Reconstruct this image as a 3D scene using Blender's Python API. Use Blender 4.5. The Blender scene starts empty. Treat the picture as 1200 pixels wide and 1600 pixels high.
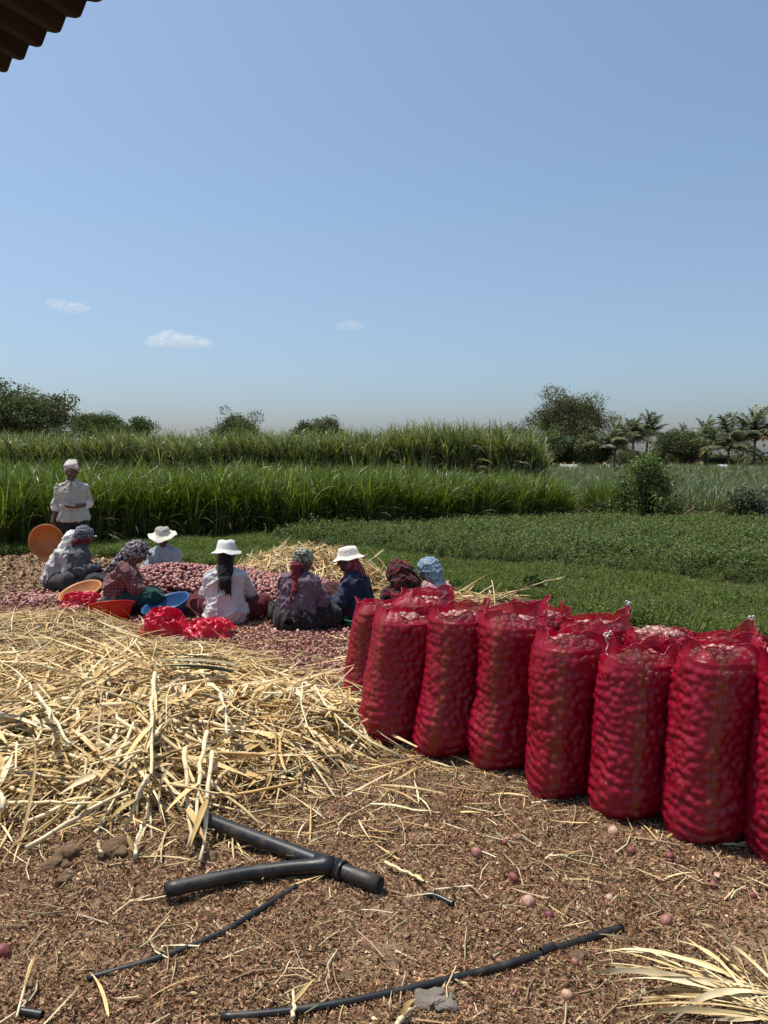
import bpy, math, random
import numpy as np
from mathutils import Vector, Matrix

random.seed(7)
rng = np.random.default_rng(7)
scene = bpy.context.scene
COL = scene.collection
R = math.radians

# ------------------------------------------------------------------ camera
H = 1.60
FPX = 1202.0                      # focal length in pixels of the 1200 px wide photograph
PITCH = math.atan(80 / FPX)       # looking slightly down
cam_d = bpy.data.cameras.new('camera')
cam = bpy.data.objects.new('camera', cam_d)
COL.objects.link(cam)
cam.location = (0, 0, H)
cam.rotation_euler = (math.pi / 2 - PITCH, 0, 0)
cam_d.sensor_fit = 'HORIZONTAL'
cam_d.sensor_width = 36
cam_d.lens = 36 * FPX / 1200
cam_d.clip_start = 0.05
cam_d.clip_end = 12000
scene.camera = cam

# ------------------------------------------------------------------ sky and sun
SUN_EL, SUN_AZ = R(70), R(-66)    # azimuth measured from +Y towards +X
world = bpy.data.worlds.new('World')
scene.world = world
world.use_nodes = True
wn, wl = world.node_tree.nodes, world.node_tree.links
wn.clear()
sky = wn.new('ShaderNodeTexSky')
sky.sky_type = 'NISHITA'
sky.sun_disc = False
sky.sun_elevation = SUN_EL
sky.sun_rotation = SUN_AZ % (2 * math.pi)
sky.altitude = 300
sky.air_density = 1.12
sky.dust_density = 2.7
sky.ozone_density = 6.2
bg = wn.new('ShaderNodeBackground')
bg.inputs['Strength'].default_value = 0.117
wo = wn.new('ShaderNodeOutputWorld')
hsv = wn.new('ShaderNodeHueSaturation')          # dusty dry season air: a greyer blue
hsv.inputs['Saturation'].default_value = 0.86
hsv.inputs['Hue'].default_value = 0.487
wl.new(sky.outputs[0], hsv.inputs['Color'])
tnt = wn.new('ShaderNodeMix')
tnt.data_type, tnt.blend_type = 'RGBA', 'MULTIPLY'
tnt.inputs[0].default_value = 1
tnt.inputs[7].default_value = (0.99, 1.0, 1.05, 1)
wl.new(hsv.outputs[0], tnt.inputs[6])
wl.new(tnt.outputs[2], bg.inputs['Color'])
wl.new(bg.outputs[0], wo.inputs['Surface'])
sun_d = bpy.data.lights.new('sun', 'SUN')
sun_d.energy = 5.0
sun_d.angle = R(0.53)
sun_d.color = (1.0, 0.94, 0.84)
sun = bpy.data.objects.new('sun', sun_d)
COL.objects.link(sun)
SUNV = Vector((math.sin(SUN_AZ) * math.cos(SUN_EL), math.cos(SUN_AZ) * math.cos(SUN_EL), math.sin(SUN_EL)))
sun.rotation_euler = SUNV.to_track_quat('Z', 'Y').to_euler()
sun.location = (-20, 10, 40)
scene.view_settings.view_transform = 'Standard'
scene.view_settings.look = 'None'
scene.view_settings.gamma = 1
scene.view_settings.use_curve_mapping = False
scene.view_settings.exposure = 0.22
scene.render.engine = 'CYCLES'
cy = scene.cycles
cy.max_bounces = 7
cy.diffuse_bounces = 3
cy.glossy_bounces = 2
cy.transmission_bounces = 4
cy.transparent_max_bounces = 20
cy.volume_bounces = 6
cy.use_denoising = True


# ------------------------------------------------------------------ placing helpers
def ray(px, py):
    u, v = (px - 600) / FPX, (800 - py) / FPX
    c, s = math.cos(PITCH), math.sin(PITCH)
    return np.array((u, c + v * s, -s + v * c))


def G(px, py, z=0.0):
    """the point at height z that the photograph shows at this pixel"""
    d = ray(px, py)
    t = (z - H) / d[2]
    return np.array((0, 0, H)) + d * t


def D(px, py, dist):
    """the point at this distance (along +Y) that the photograph shows at this pixel"""
    d = ray(px, py)
    return np.array((0, 0, H)) + d * (dist / d[1])


# ------------------------------------------------------------------ noise
def _hash(i, j, k, seed):
    n = (i * 374761393 + j * 668265263 + k * 2147483647 + seed * 974634721) & 0xFFFFFFFF
    n = ((n ^ (n >> 13)) * 1274126177) & 0xFFFFFFFF
    n = (n ^ (n >> 16)) & 0xFFFFFFFF
    return n / 2147483647.5 - 1.0


def vnoise(P, scale=1.0, seed=0):
    P = np.asarray(P, float) * scale
    i = np.floor(P).astype(np.int64)
    f = P - i
    f = f * f * (3 - 2 * f)
    out = 0
    for a in (0, 1):
        wa = f[..., 0] if a else 1 - f[..., 0]
        for b in (0, 1):
            wb = f[..., 1] if b else 1 - f[..., 1]
            for c in (0, 1):
                wc = f[..., 2] if c else 1 - f[..., 2]
                out = out + wa * wb * wc * _hash(i[..., 0] + a, i[..., 1] + b, i[..., 2] + c, seed)
    return out


def fbm(P, scale=1.0, octaves=3, seed=0):
    s, amp = 0, 1.0
    for o in range(octaves):
        s = s + amp * vnoise(P, scale * 2 ** o, seed + o)
        amp *= .5
    return s


def sstep(a, b, x):
    t = np.clip((x - a) / (b - a), 0, 1)
    return t * t * (3 - 2 * t)


# ------------------------------------------------------------------ mesh helpers
class MB:
    """collects vertex / face arrays (with a colour per vertex) and links them as ONE mesh object"""
    def __init__(self):
        self.V, self.F, self.C, self.M, self.n = [], [], [], [], 0

    def add(self, V, F, col=None, mi=0):
        V = np.asarray(V, float).reshape(-1, 3)
        self.V.append(V)
        if col is None:
            col = (1, 1, 1)
        col = np.asarray(col, float)
        if col.ndim == 1:
            col = np.repeat(col[None, :], len(V), 0)
        self.C.append(col)
        fs = F if isinstance(F, list) else [F]
        for f in fs:
            f = np.asarray(f, np.int64)
            self.F.append(f + self.n)
            self.M.append(np.full(len(f), mi))
        self.n += len(V)
        return self

    def mesh(self, name, mats, smooth=True):
        me = bpy.data.meshes.new(name)
        V = np.concatenate(self.V)
        me.vertices.add(len(V))
        me.vertices.foreach_set('co', V.astype(np.float32).ravel())
        loops = np.concatenate([f.ravel() for f in self.F])
        tot = np.concatenate([np.full(len(f), f.shape[1]) for f in self.F])
        start = np.concatenate(([0], np.cumsum(tot)[:-1]))
        me.loops.add(len(loops))
        me.loops.foreach_set('vertex_index', loops.astype(np.int32))
        me.polygons.add(len(tot))
        me.polygons.foreach_set('loop_start', start.astype(np.int32))
        me.polygons.foreach_set('material_index', np.concatenate(self.M).astype(np.int32))
        me.polygons.foreach_set('use_smooth', np.full(len(tot), smooth))
        at = me.attributes.new('col', 'FLOAT_COLOR', 'POINT')
        C = np.concatenate(self.C)
        at.data.foreach_set('color', np.concatenate((C, np.ones((len(C), 1))), 1).astype(np.float32).ravel())
        for m in (mats if isinstance(mats, (list, tuple)) else [mats]):
            me.materials.append(m)
        me.update(calc_edges=True)
        me.validate()
        return me

    def build(self, name, mats, parent=None, smooth=True):
        o = bpy.data.objects.new(name, self.mesh(name, mats, smooth))
        COL.objects.link(o)
        if parent is not None:
            o.parent = parent
        return o


def tag(o, label=None, cat=None, group=None, kind=None):
    if label:
        o['label'] = label
    if cat:
        o['category'] = cat
    if group:
        o['group'] = group
    if kind:
        o['kind'] = kind
    return o


def empty(name, loc, rz=0.0):
    o = bpy.data.objects.new(name, None)
    o.empty_display_size = .1
    COL.objects.link(o)
    o.location = loc
    o.rotation_euler = (0, 0, rz)
    return o


def tube(pts, rad, ns=8, cap=True):
    P = np.asarray(pts, float)
    n = len(P)
    rad = np.broadcast_to(np.asarray(rad, float), (n,))
    T = np.gradient(P, axis=0)
    T /= np.linalg.norm(T, axis=1)[:, None] + 1e-12
    up = np.array((0, 0, 1.0)) if abs(T[0, 2]) < .9 else np.array((1.0, 0, 0))
    A = np.cross(T, up)
    A /= np.linalg.norm(A, axis=1)[:, None] + 1e-12
    B = np.cross(T, A)
    th = np.arange(ns) * 2 * np.pi / ns
    V = P[:, None] + rad[:, None, None] * (np.cos(th)[None, :, None] * A[:, None] + np.sin(th)[None, :, None] * B[:, None])
    V = V.reshape(-1, 3)
    i = np.arange(n - 1)[:, None] * ns
    j = np.arange(ns)[None, :]
    j2 = (j + 1) % ns
    F = np.stack((i + j, i + ns + j, i + ns + j2, i + j2), -1).reshape(-1, 4)
    Fs = [F]
    if cap:
        V = np.concatenate((V, P[:1], P[-1:]))
        a, b = n * ns, n * ns + 1
        jj = np.arange(ns)
        Fs.append(np.stack((np.full(ns, a), jj, (jj + 1) % ns), -1))
        Fs.append(np.stack((np.full(ns, b), (n - 1) * ns + (jj + 1) % ns, (n - 1) * ns + jj), -1))
    return V, Fs


def lathe(prof, ns=40):
    """closed profile of (r, z) revolved about z"""
    pr = np.asarray(prof, float)
    n = len(pr)
    th = np.arange(ns) * 2 * np.pi / ns
    V = np.stack((pr[:, 0, None] * np.cos(th), pr[:, 0, None] * np.sin(th), np.repeat(pr[:, 1, None], ns, 1)), -1).reshape(-1, 3)
    i = np.arange(n - 1)[:, None] * ns
    j = np.arange(ns)[None, :]
    j2 = (j + 1) % ns
    F = np.stack((i + j, i + j2, i + ns + j2, i + ns + j), -1).reshape(-1, 4)
    return V, F


def blades(base, az, length, lean, bend, width, segs=4, p=1.4, twist=None, tip=0.08, fold=0.0, wobble=0.0):
    """N curved tapering ribbons: lean from the vertical grows from lean by bend along the blade"""
    base = np.asarray(base, float)
    N = len(base)
    t = np.linspace(0, 1, segs + 1)
    phi = lean[:, None] + bend[:, None] * t[None, :] ** p
    azt = az[:, None] + (wobble * rng.normal(0, 1, (N, 1)) * t[None, :] if wobble else 0)
    st = length[:, None] / segs
    mid = lambda a: (a[:, 1:] + a[:, :-1]) / 2
    ph, az2 = mid(phi), mid(azt + np.zeros_like(phi))
    dx = st * np.sin(ph) * np.cos(az2)
    dy = st * np.sin(ph) * np.sin(az2)
    dz = st * np.cos(ph)
    z0 = np.zeros((N, 1))
    X = np.stack([np.concatenate((z0, np.cumsum(d, 1)), 1) for d in (dx, dy, dz)], -1) + base[:, None, :]
    tw = rng.normal(0, .5, N) if twist is None else twist
    sa = az + np.pi / 2
    side = np.stack((np.cos(sa) * np.cos(tw), np.sin(sa) * np.cos(tw), np.sin(tw)), -1)
    w = width[:, None] * np.minimum(1, (1 - t)[None, :] * 1.9 + tip) * np.minimum(1, .45 + t * 3)[None, :] * .5
    Lf = X - side[:, None] * w[..., None]
    Rt = X + side[:, None] * w[..., None]
    n1 = segs + 1
    if fold:
        Lf[..., 2] += fold * w
        Rt[..., 2] += fold * w
        V = np.stack((Lf, X, Rt), 2).reshape(-1, 3)
        o = (np.arange(N) * n1 * 3)[:, None, None]
        s = (np.arange(segs) * 3)[None, :, None]
        q = np.array((0, 1))[None, None, :]
        a = o + s + q
        F = np.stack((a, a + 1, a + 4, a + 3), -1).reshape(-1, 4)
        return V, F, n1 * 3
    V = np.stack((Lf, Rt), 2).reshape(-1, 3)
    o = (np.arange(N) * n1 * 2)[:, None]
    s = (np.arange(segs) * 2)[None, :]
    a = o + s
    F = np.stack((a, a + 1, a + 3, a + 2), -1).reshape(-1, 4)
    return V, F, n1 * 2


def sticks(base, dirv, length, rad, segs=3, sides=4, sag=0.0, kink=0.0, taper=.75):
    """N thin tubes from base along dirv"""
    base, dirv = np.asarray(base, float), np.asarray(dirv, float)
    N = len(base)
    dirv = dirv / np.linalg.norm(dirv, axis=1)[:, None]
    t = np.linspace(0, 1, segs + 1)
    up = np.where(np.abs(dirv[:, 2:3]) < .9, np.array([[0, 0, 1.0]]), np.array([[1.0, 0, 0]]))
    A = np.cross(dirv, up)
    A /= np.linalg.norm(A, axis=1)[:, None]
    B = np.cross(A, dirv)
    X = base[:, None] + dirv[:, None] * (length[:, None] * t)[..., None]
    bow = (t * (1 - t) * 4)[None, :]
    X = X + A[:, None] * (rng.normal(0, 1, (N, 1)) * bow * kink * length[:, None])[..., None]
    X[..., 2] -= sag * length[:, None] * (t[None, :] ** 2)
    th = np.arange(sides) * 2 * np.pi / sides
    r = rad[:, None] * (1 - (1 - taper) * t[None, :])
    V = X[:, :, None] + r[..., None, None] * (np.cos(th)[None, None, :, None] * A[:, None, None] + np.sin(th)[None, None, :, None] * B[:, None, None])
    V = V.reshape(-1, 3)
    per = (segs + 1) * sides
    o = (np.arange(N) * per)[:, None, None]
    s = (np.arange(segs) * sides)[None, :, None]
    j = np.arange(sides)[None, None, :]
    j2 = (j + 1) % sides
    F = np.stack((o + s + j, o + s + j2, o + s + sides + j2, o + s + sides + j), -1).reshape(-1, 4)
    e = (np.arange(N) * per)
    if sides == 4:
        F = np.concatenate((F, np.stack((e + 3, e + 2, e + 1, e), -1), np.stack((e + per - 4, e + per - 3, e + per - 2, e + per - 1), -1)))
    return V, F, per


def quads(pos, size, nrm=None, aspect=1.6, flat=0.0):
    """N small diamond leaves at pos, random directions"""
    N = len(pos)
    a = rng.normal(0, 1, (N, 3))
    if nrm is not None:
        a = a * (1 - flat) + nrm * flat
    a /= np.linalg.norm(a, axis=1)[:, None] + 1e-9
    u = np.cross(a, rng.normal(0, 1, (N, 3)))
    u /= np.linalg.norm(u, axis=1)[:, None] + 1e-9
    v = np.cross(a, u)
    s = np.asarray(size)[:, None] * .5
    V = np.stack((pos - u * s * aspect, pos + v * s + a * s * .25, pos + u * s * aspect, pos - v * s + a * s * .25), 1).reshape(-1, 3)
    F = np.arange(N * 4).reshape(N, 4)
    return V, F, 4


def rep(cols, per):
    return np.repeat(cols, per, 0)


def mixcols(n, palette, weights=None, jit=.18, hue=.05):
    pal = np.asarray(palette, float)
    c = pal[rng.choice(len(pal), n, p=weights)]
    return np.clip(c * (1 + rng.normal(0, jit, (n, 1))) * (1 + rng.normal(0, hue, (n, 3))), .004, .9)


def ball(nu=7, nv=5):
    """unit onion: sphere with a small neck"""
    V = [(0, 0, -1)]
    for i in range(1, nv):
        ph = -np.pi / 2 + np.pi * i / nv
        for j in range(nu):
            th = 2 * np.pi * (j + .5 * (i % 2)) / nu
            V.append((math.cos(ph) * math.cos(th), math.cos(ph) * math.sin(th), math.sin(ph) * .92))
    V.append((0, 0, 1.12))
    T, Q = [], []
    for j in range(nu):
        T.append((0, 1 + (j + 1) % nu, 1 + j))
        for i in range(nv - 2):
            a = 1 + i * nu
            Q.append((a + j, a + (j + 1) % nu, a + nu + (j + 1) % nu, a + nu + j))
        a = 1 + (nv - 2) * nu
        T.append((a + j, a + (j + 1) % nu, len(V) - 1))
    return np.array(V, float), np.array(T), np.array(Q)


def rand_rots(n):
    q = rng.normal(0, 1, (n, 4))
    q /= np.linalg.norm(q, axis=1)[:, None]
    w, x, y, z = q.T
    return np.stack((np.stack((1 - 2 * (y * y + z * z), 2 * (x * y - z * w), 2 * (x * z + y * w)), -1),
                     np.stack((2 * (x * y + z * w), 1 - 2 * (x * x + z * z), 2 * (y * z - x * w)), -1),
                     np.stack((2 * (x * z - y * w), 2 * (y * z + x * w), 1 - 2 * (x * x + y * y)), -1)), 1)


def many_balls(pos, rad, nu=7, nv=5):
    V0, T, Q = ball(nu, nv)
    n = len(pos)
    Rm = rand_rots(n)
    V = np.einsum('nij,vj->nvi', Rm, V0) * np.asarray(rad)[:, None, None] + np.asarray(pos)[:, None]
    o = (np.arange(n) * len(V0))[:, None, None]
    return V.reshape(-1, 3), [(T[None] + o).reshape(-1, 3), (Q[None] + o).reshape(-1, 4)], len(V0)


# ------------------------------------------------------------------ signed distance modelling (bodies, cloth, stones)
def caps(a, b, ra, rb=None, sq=None):
    return ('c', np.asarray(a, float), np.asarray(b, float), ra, ra if rb is None else rb)


def ell(c, r, M=None):
    return ('e', np.asarray(c, float), np.asarray(r, float), np.eye(3) if M is None else M)


def sub(p):
    return ('-', p)


def cut(p0, n):
    n = np.asarray(n, float)
    return ('p', np.asarray(p0, float), n / np.linalg.norm(n))


def sdf_mesh(prims, vox=.01, k=.03, fold=0.0, fscale=14.0, seed=0, aniso=(1, 1, .45)):
    def box(p):
        if p[0] == 'c':
            r = max(p[3], p[4])
            return np.minimum(p[1], p[2]) - r, np.maximum(p[1], p[2]) + r
        r = np.max(p[2])
        return p[1] - r, p[1] + r
    solids = [p for p in prims if p[0] in 'ce']
    lo = np.min([box(p)[0] for p in solids], 0) - 3 * vox
    hi = np.max([box(p)[1] for p in solids], 0) + 3 * vox
    n = np.ceil((hi - lo) / vox).astype(int) + 1
    ax = [lo[i] + np.arange(n[i]) * vox for i in range(3)]
    f = np.full(n, 1.0, np.float32)

    def dist(p, X, Y, Z):
        if p[0] == 'c':
            a, b, ra, rb = p[1:]
            ab = b - a
            L = max(ab @ ab, 1e-9)
            t = np.clip(((X - a[0]) * ab[0] + (Y - a[1]) * ab[1] + (Z - a[2]) * ab[2]) / L, 0, 1)
            return np.sqrt((X - a[0] - t * ab[0]) ** 2 + (Y - a[1] - t * ab[1]) ** 2 + (Z - a[2] - t * ab[2]) ** 2) - (ra + (rb - ra) * t)
        c, r, M = p[1:]
        q = np.stack((X - c[0] + 0 * Y + 0 * Z, Y - c[1] + 0 * X + 0 * Z, Z - c[2] + 0 * X + 0 * Y), -1) @ M
        k0 = np.sqrt(((q / r) ** 2).sum(-1))
        return (k0 - 1) * np.min(r) * 1.0 if False else k0 * (k0 - 1) / (np.sqrt(((q / r ** 2) ** 2).sum(-1)) + 1e-6)

    for p in prims:
        neg = p[0] == '-'
        q = p[1] if neg else p
        if q[0] == 'p':
            X, Y, Z = ax[0][:, None, None], ax[1][None, :, None], ax[2][None, None, :]
            d = (X - q[1][0]) * q[2][0] + (Y - q[1][1]) * q[2][1] + (Z - q[1][2]) * q[2][2]
            f = np.maximum(f, d.astype(np.float32))
            continue
        b0, b1 = box(q)
        m = k + 3 * vox
        s = [slice(max(0, int((b0[i] - m - lo[i]) / vox)), min(n[i], int((b1[i] + m - lo[i]) / vox) + 2)) for i in range(3)]
        X, Y, Z = ax[0][s[0]][:, None, None], ax[1][s[1]][None, :, None], ax[2][s[2]][None, None, :]
        d = dist(q, X, Y, Z).astype(np.float32)
        g = f[tuple(s)]
        if neg:
            f[tuple(s)] = np.maximum(g, -d)
        else:
            h = np.maximum(k - np.abs(g - d), 0) / k
            f[tuple(s)] = np.minimum(g, d) - h * h * k * .25
    # surface nets
    neg = f < 0
    c = neg[:-1, :-1, :-1].astype(np.int8)
    tot = np.zeros_like(c)
    for a in (0, 1):
        for b in (0, 1):
            for e in (0, 1):
                tot = tot + neg[a:n[0] - 1 + a, b:n[1] - 1 + b, e:n[2] - 1 + e]
    act = (tot > 0) & (tot < 8)
    idx = np.full(act.shape, -1, np.int64)
    ijk = np.argwhere(act)
    idx[tuple(ijk.T)] = np.arange(len(ijk))
    acc = np.zeros((len(ijk), 3))
    cnt = np.zeros(len(ijk))
    cor = [(a, b, e) for a in (0, 1) for b in (0, 1) for e in (0, 1)]
    vals = {q: f[ijk[:, 0] + q[0], ijk[:, 1] + q[1], ijk[:, 2] + q[2]].astype(float) for q in cor}
    for q in cor:
        for d in range(3):
            if q[d] == 0:
                q2 = list(q); q2[d] = 1; q2 = tuple(q2)
                a, b = vals[q], vals[q2]
                m = (a < 0) != (b < 0)
                t = np.where(m, a / np.where(m, a - b, 1), 0)
                p = np.array(q, float)[None] + np.zeros((len(ijk), 3))
                p[:, d] = t
                acc[m] += p[m]
                cnt[m] += 1
    V = (ijk + acc / np.maximum(cnt, 1)[:, None]) * vox + lo
    Fs = []
    for d in range(3):
        e, g = (d + 1) % 3, (d + 2) % 3
        sl0 = [slice(None)] * 3; sl1 = [slice(None)] * 3
        sl0[d] = slice(0, -1); sl1[d] = slice(1, None)
        A, B = neg[tuple(sl0)], neg[tuple(sl1)]
        ed = np.argwhere(A != B)
        ok = (ed[:, e] > 0) & (ed[:, g] > 0) & (ed[:, e] < n[e] - 1) & (ed[:, g] < n[g] - 1)
        ed = ed[ok]
        ins = A[tuple(ed.T)]
        def cell(oe, og):
            w = ed.copy(); w[:, e] += oe; w[:, g] += og
            return idx[tuple(w.T)]
        Q = np.stack((cell(-1, -1), cell(0, -1), cell(0, 0), cell(-1, 0)), -1)
        Q[~ins] = Q[~ins][:, ::-1]
        Fs.append(Q)
    F = np.concatenate(Fs)
    F = F[(F >= 0).all(1)]
    if fold:
        N = np.zeros_like(V)
        fn = np.cross(V[F[:, 2]] - V[F[:, 0]], V[F[:, 3]] - V[F[:, 1]])
        for i in range(4):
            np.add.at(N, F[:, i], fn)
        N /= np.linalg.norm(N, axis=1)[:, None] + 1e-12
        w = V + .05 * np.stack([vnoise(V, 5, seed + 20 + i) for i in range(3)], -1)
        th_ = vnoise(V, 3.0, seed + 31) * 1.2               # creases turn from place to place
        w2 = w.copy()
        w2[:, 2] = w[:, 2] + th_ * w[:, 0] * .8
        nz = (1 - np.abs(vnoise(w2 * np.array(aniso), fscale, seed))) ** 4 * 2 - 1
        nz = nz * .75 + .35 * ((1 - np.abs(vnoise(w2 * np.array((.8, 1, 1.2)), fscale * 2.3, seed + 5))) ** 3 * 2 - 1)
        V = V + N * (fold * (nz + .35))[:, None]
    return V, F


# ------------------------------------------------------------------ materials
def new_mat(name):
    m = bpy.data.materials.new(name)
    m.use_nodes = True
    nt = m.node_tree
    nt.nodes.clear()
    out = nt.nodes.new('ShaderNodeOutputMaterial')
    return m, nt, out


def node(nt, kind, **kw):
    n = nt.nodes.new(kind)
    for k_, v in kw.items():
        if k_ in n.inputs:
            n.inputs[k_].default_value = v
        else:
            setattr(n, k_, v)
    return n


def ramp(nt, fac, stops):
    n = nt.nodes.new('ShaderNodeValToRGB')
    el = n.color_ramp.elements
    while len(el) < len(stops):
        el.new(.5)
    for e, (p, c) in zip(el, stops):
        e.position = p
        e.color = (*c, 1) if len(c) == 3 else c
    nt.links.new(fac, n.inputs[0])
    return n.outputs[0]


def coords(nt, kind='Object'):
    return nt.nodes.new('ShaderNodeTexCoord').outputs[kind]


def mixc(nt, fac, a, b, mode='MIX'):
    n = nt.nodes.new('ShaderNodeMix')
    n.data_type = 'RGBA'
    n.blend_type = mode
    for s, v in ((n.inputs[0], fac), (n.inputs[6], a), (n.inputs[7], b)):
        if hasattr(v, 'is_linked'):
            nt.links.new(v, s)
        elif isinstance(v, (int, float)):
            s.default_value = v
        else:
            s.default_value = (*v, 1)
    return n.outputs[2]


def noise_tex(nt, scale, detail=4, rough=.55, vec=None, dim='3D'):
    n = nt.nodes.new('ShaderNodeTexNoise')
    n.inputs['Scale'].default_value = scale
    n.inputs['Detail'].default_value = detail
    n.inputs['Roughness'].default_value = rough
    nt.links.new(vec if vec is not None else coords(nt), n.inputs['Vector'])
    return n.outputs[0]


def bump(nt, height, strength=.3, dist=.01):
    n = nt.nodes.new('ShaderNodeBump')
    n.inputs['Strength'].default_value = strength
    n.inputs['Distance'].default_value = dist
    nt.links.new(height, n.inputs['Height'])
    return n.outputs[0]


def surf(name, c1, c2=None, scale=8, rough=.8, spec=.3, b=.25, bscale=60, bdist=.005, attr=False, c3=None, sheen=0):
    """general opaque material: two or three noise mixed tones, fine bump, optional per piece colour"""
    m, nt, out = new_mat(name)
    p = node(nt, 'ShaderNodeBsdfPrincipled', Roughness=rough)
    p.inputs['Specular IOR Level'].default_value = spec
    if sheen:
        p.inputs['Sheen Weight'].default_value = sheen
    c2 = c2 or tuple(x * .7 for x in c1)
    st = [(.3, c2), (.7, c1)] if c3 is None else [(.25, c2), (.5, c1), (.75, c3)]
    col = ramp(nt, noise_tex(nt, scale), st)
    if attr:
        a = node(nt, 'ShaderNodeAttribute', attribute_name='col')
        col = mixc(nt, 1.0, a.outputs[0], col, 'MULTIPLY')
    nt.links.new(col, p.inputs['Base Color'])
    if b:
        nt.links.new(bump(nt, noise_tex(nt, bscale, 5), b, bdist), p.inputs['Normal'])
    nt.links.new(p.outputs[0], out.inputs[0])
    return m


def leafmat(name, trans=.35, rough=.5, spec=.3, gain=1.0, tint=(1, 1, 1)):
    """thin foliage: colour carried by each leaf, some light passing through"""
    m, nt, out = new_mat(name)
    a = node(nt, 'ShaderNodeAttribute', attribute_name='col')
    oi = nt.nodes.new('ShaderNodeObjectInfo')
    v = ramp(nt, oi.outputs['Random'], [(0, (.78 * gain, .80 * gain, .74 * gain)), (.5, (gain, gain, gain)), (1, (1.2 * gain, 1.16 * gain, 1.1 * gain))])
    col = mixc(nt, 1.0, a.outputs[0], v, 'MULTIPLY')
    col = mixc(nt, 1.0, col, tint, 'MULTIPLY')
    p = node(nt, 'ShaderNodeBsdfPrincipled', Roughness=rough)
    p.inputs['Specular IOR Level'].default_value = spec
    nt.links.new(col, p.inputs['Base Color'])
    t = nt.nodes.new('ShaderNodeBsdfTranslucent')
    tc = mixc(nt, 1.0, col, (1.15, 1.25, .6), 'MULTIPLY')
    nt.links.new(tc, t.inputs[0])
    mx = node(nt, 'ShaderNodeMixShader', Fac=trans)
    nt.links.new(p.outputs[0], mx.inputs[1])
    nt.links.new(t.outputs[0], mx.inputs[2])
    nt.links.new(mx.outputs[0], out.inputs[0])
    return m


# ------------------------------------------------------------------ scatter (only for uncountable stuff)
def proto(name, mb, mats, col):
    o = bpy.data.objects.new(name, mb.mesh(name, mats))
    col.objects.link(o)
    return o


def scatter(name, pts, scl, protos_col, nvar, tilt=.12, rz=None):
    pts = np.asarray(pts, float)
    n = len(pts)
    me = bpy.data.meshes.new(name)
    me.vertices.add(n)
    me.vertices.foreach_set('co', pts.astype(np.float32).ravel())
    rot = np.stack((rng.normal(0, tilt, n), rng.normal(0, tilt, n), rng.uniform(0, 6.283, n) if rz is None else rz), -1)
    a = me.attributes.new('rot', 'FLOAT_VECTOR', 'POINT'); a.data.foreach_set('vector', rot.astype(np.float32).ravel())
    a = me.attributes.new('scl', 'FLOAT', 'POINT'); a.data.foreach_set('value', np.asarray(scl, np.float32))
    a = me.attributes.new('idx', 'INT', 'POINT'); a.data.foreach_set('value', rng.integers(0, nvar, n).astype(np.int32))
    o = bpy.data.objects.new(name, me)
    COL.objects.link(o)
    ng = bpy.data.node_groups.new(name + '_scatter', 'GeometryNodeTree')
    ng.interface.new_socket('Geometry', in_out='INPUT', socket_type='NodeSocketGeometry')
    ng.interface.new_socket('Geometry', in_out='OUTPUT', socket_type='NodeSocketGeometry')
    gi, go = ng.nodes.new('NodeGroupInput'), ng.nodes.new('NodeGroupOutput')
    ci = ng.nodes.new('GeometryNodeCollectionInfo')
    ci.inputs['Collection'].default_value = protos_col
    ci.inputs['Separate Children'].default_value = True
    ci.inputs['Reset Children'].default_value = True
    ip = ng.nodes.new('GeometryNodeInstanceOnPoints')
    ip.inputs['Pick Instance'].default_value = True
    def at(nm, ty):
        q = ng.nodes.new('GeometryNodeInputNamedAttribute')
        q.data_type = ty
        q.inputs['Name'].default_value = nm
        return q.outputs['Attribute']
    L = ng.links.new
    L(gi.outputs[0], ip.inputs['Points'])
    L(ci.outputs[0], ip.inputs['Instance'])
    L(at('idx', 'INT'), ip.inputs['Instance Index'])
    L(at('rot', 'FLOAT_VECTOR'), ip.inputs['Rotation'])
    L(at('scl', 'FLOAT'), ip.inputs['Scale'])
    L(ip.outputs[0], go.inputs[0])
    md = o.modifiers.new('scatter', 'NODES')
    md.node_group = ng
    tag(o, kind='stuff')
    return o


def in_poly(P, poly):
    x, y = P[:, 0], P[:, 1]
    ins = np.zeros(len(P), bool)
    q = np.asarray(poly, float)
    j = len(q) - 1
    for i in range(len(q)):
        xi, yi, xj, yj = *q[i][:2], *q[j][:2]
        c = ((yi > y) != (yj > y)) & (x < (xj - xi) * (y - yi) / (yj - yi + 1e-12) + xi)
        ins ^= c
        j = i
    return ins


def fill_poly(poly, spacing, jit=.45):
    q = np.asarray(poly, float)[:, :2]
    lo, hi = q.min(0), q.max(0)
    xs, ys = np.arange(lo[0], hi[0], spacing), np.arange(lo[1], hi[1], spacing)
    P = np.stack(np.meshgrid(xs, ys), -1).reshape(-1, 2)
    P = P + rng.uniform(-jit, jit, P.shape) * spacing
    return P[in_poly(P, q)]

# ================================================================== GROUND
def gz(x, y):
    x, y = np.asarray(x, float), np.asarray(y, float)
    P = np.stack((x, y, 0 * x), -1)
    near = 1 - sstep(8, 12, y)
    h = .020 * fbm(P, .9, 2, 3) + near * (.014 * fbm(P, 5.5, 3, 9))
    return h * (1 - sstep(30, 60, np.hypot(x, y)))


def axis(a, b, step, lo, hi):
    core = np.arange(a, b, step)
    def out(n, far):
        t = np.linspace(0, 1, n + 1)[1:]
        return far * t ** 3
    return np.concatenate((a - out(26, a - lo)[::-1], core, core[-1] + out(26, hi - core[-1])))


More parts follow.
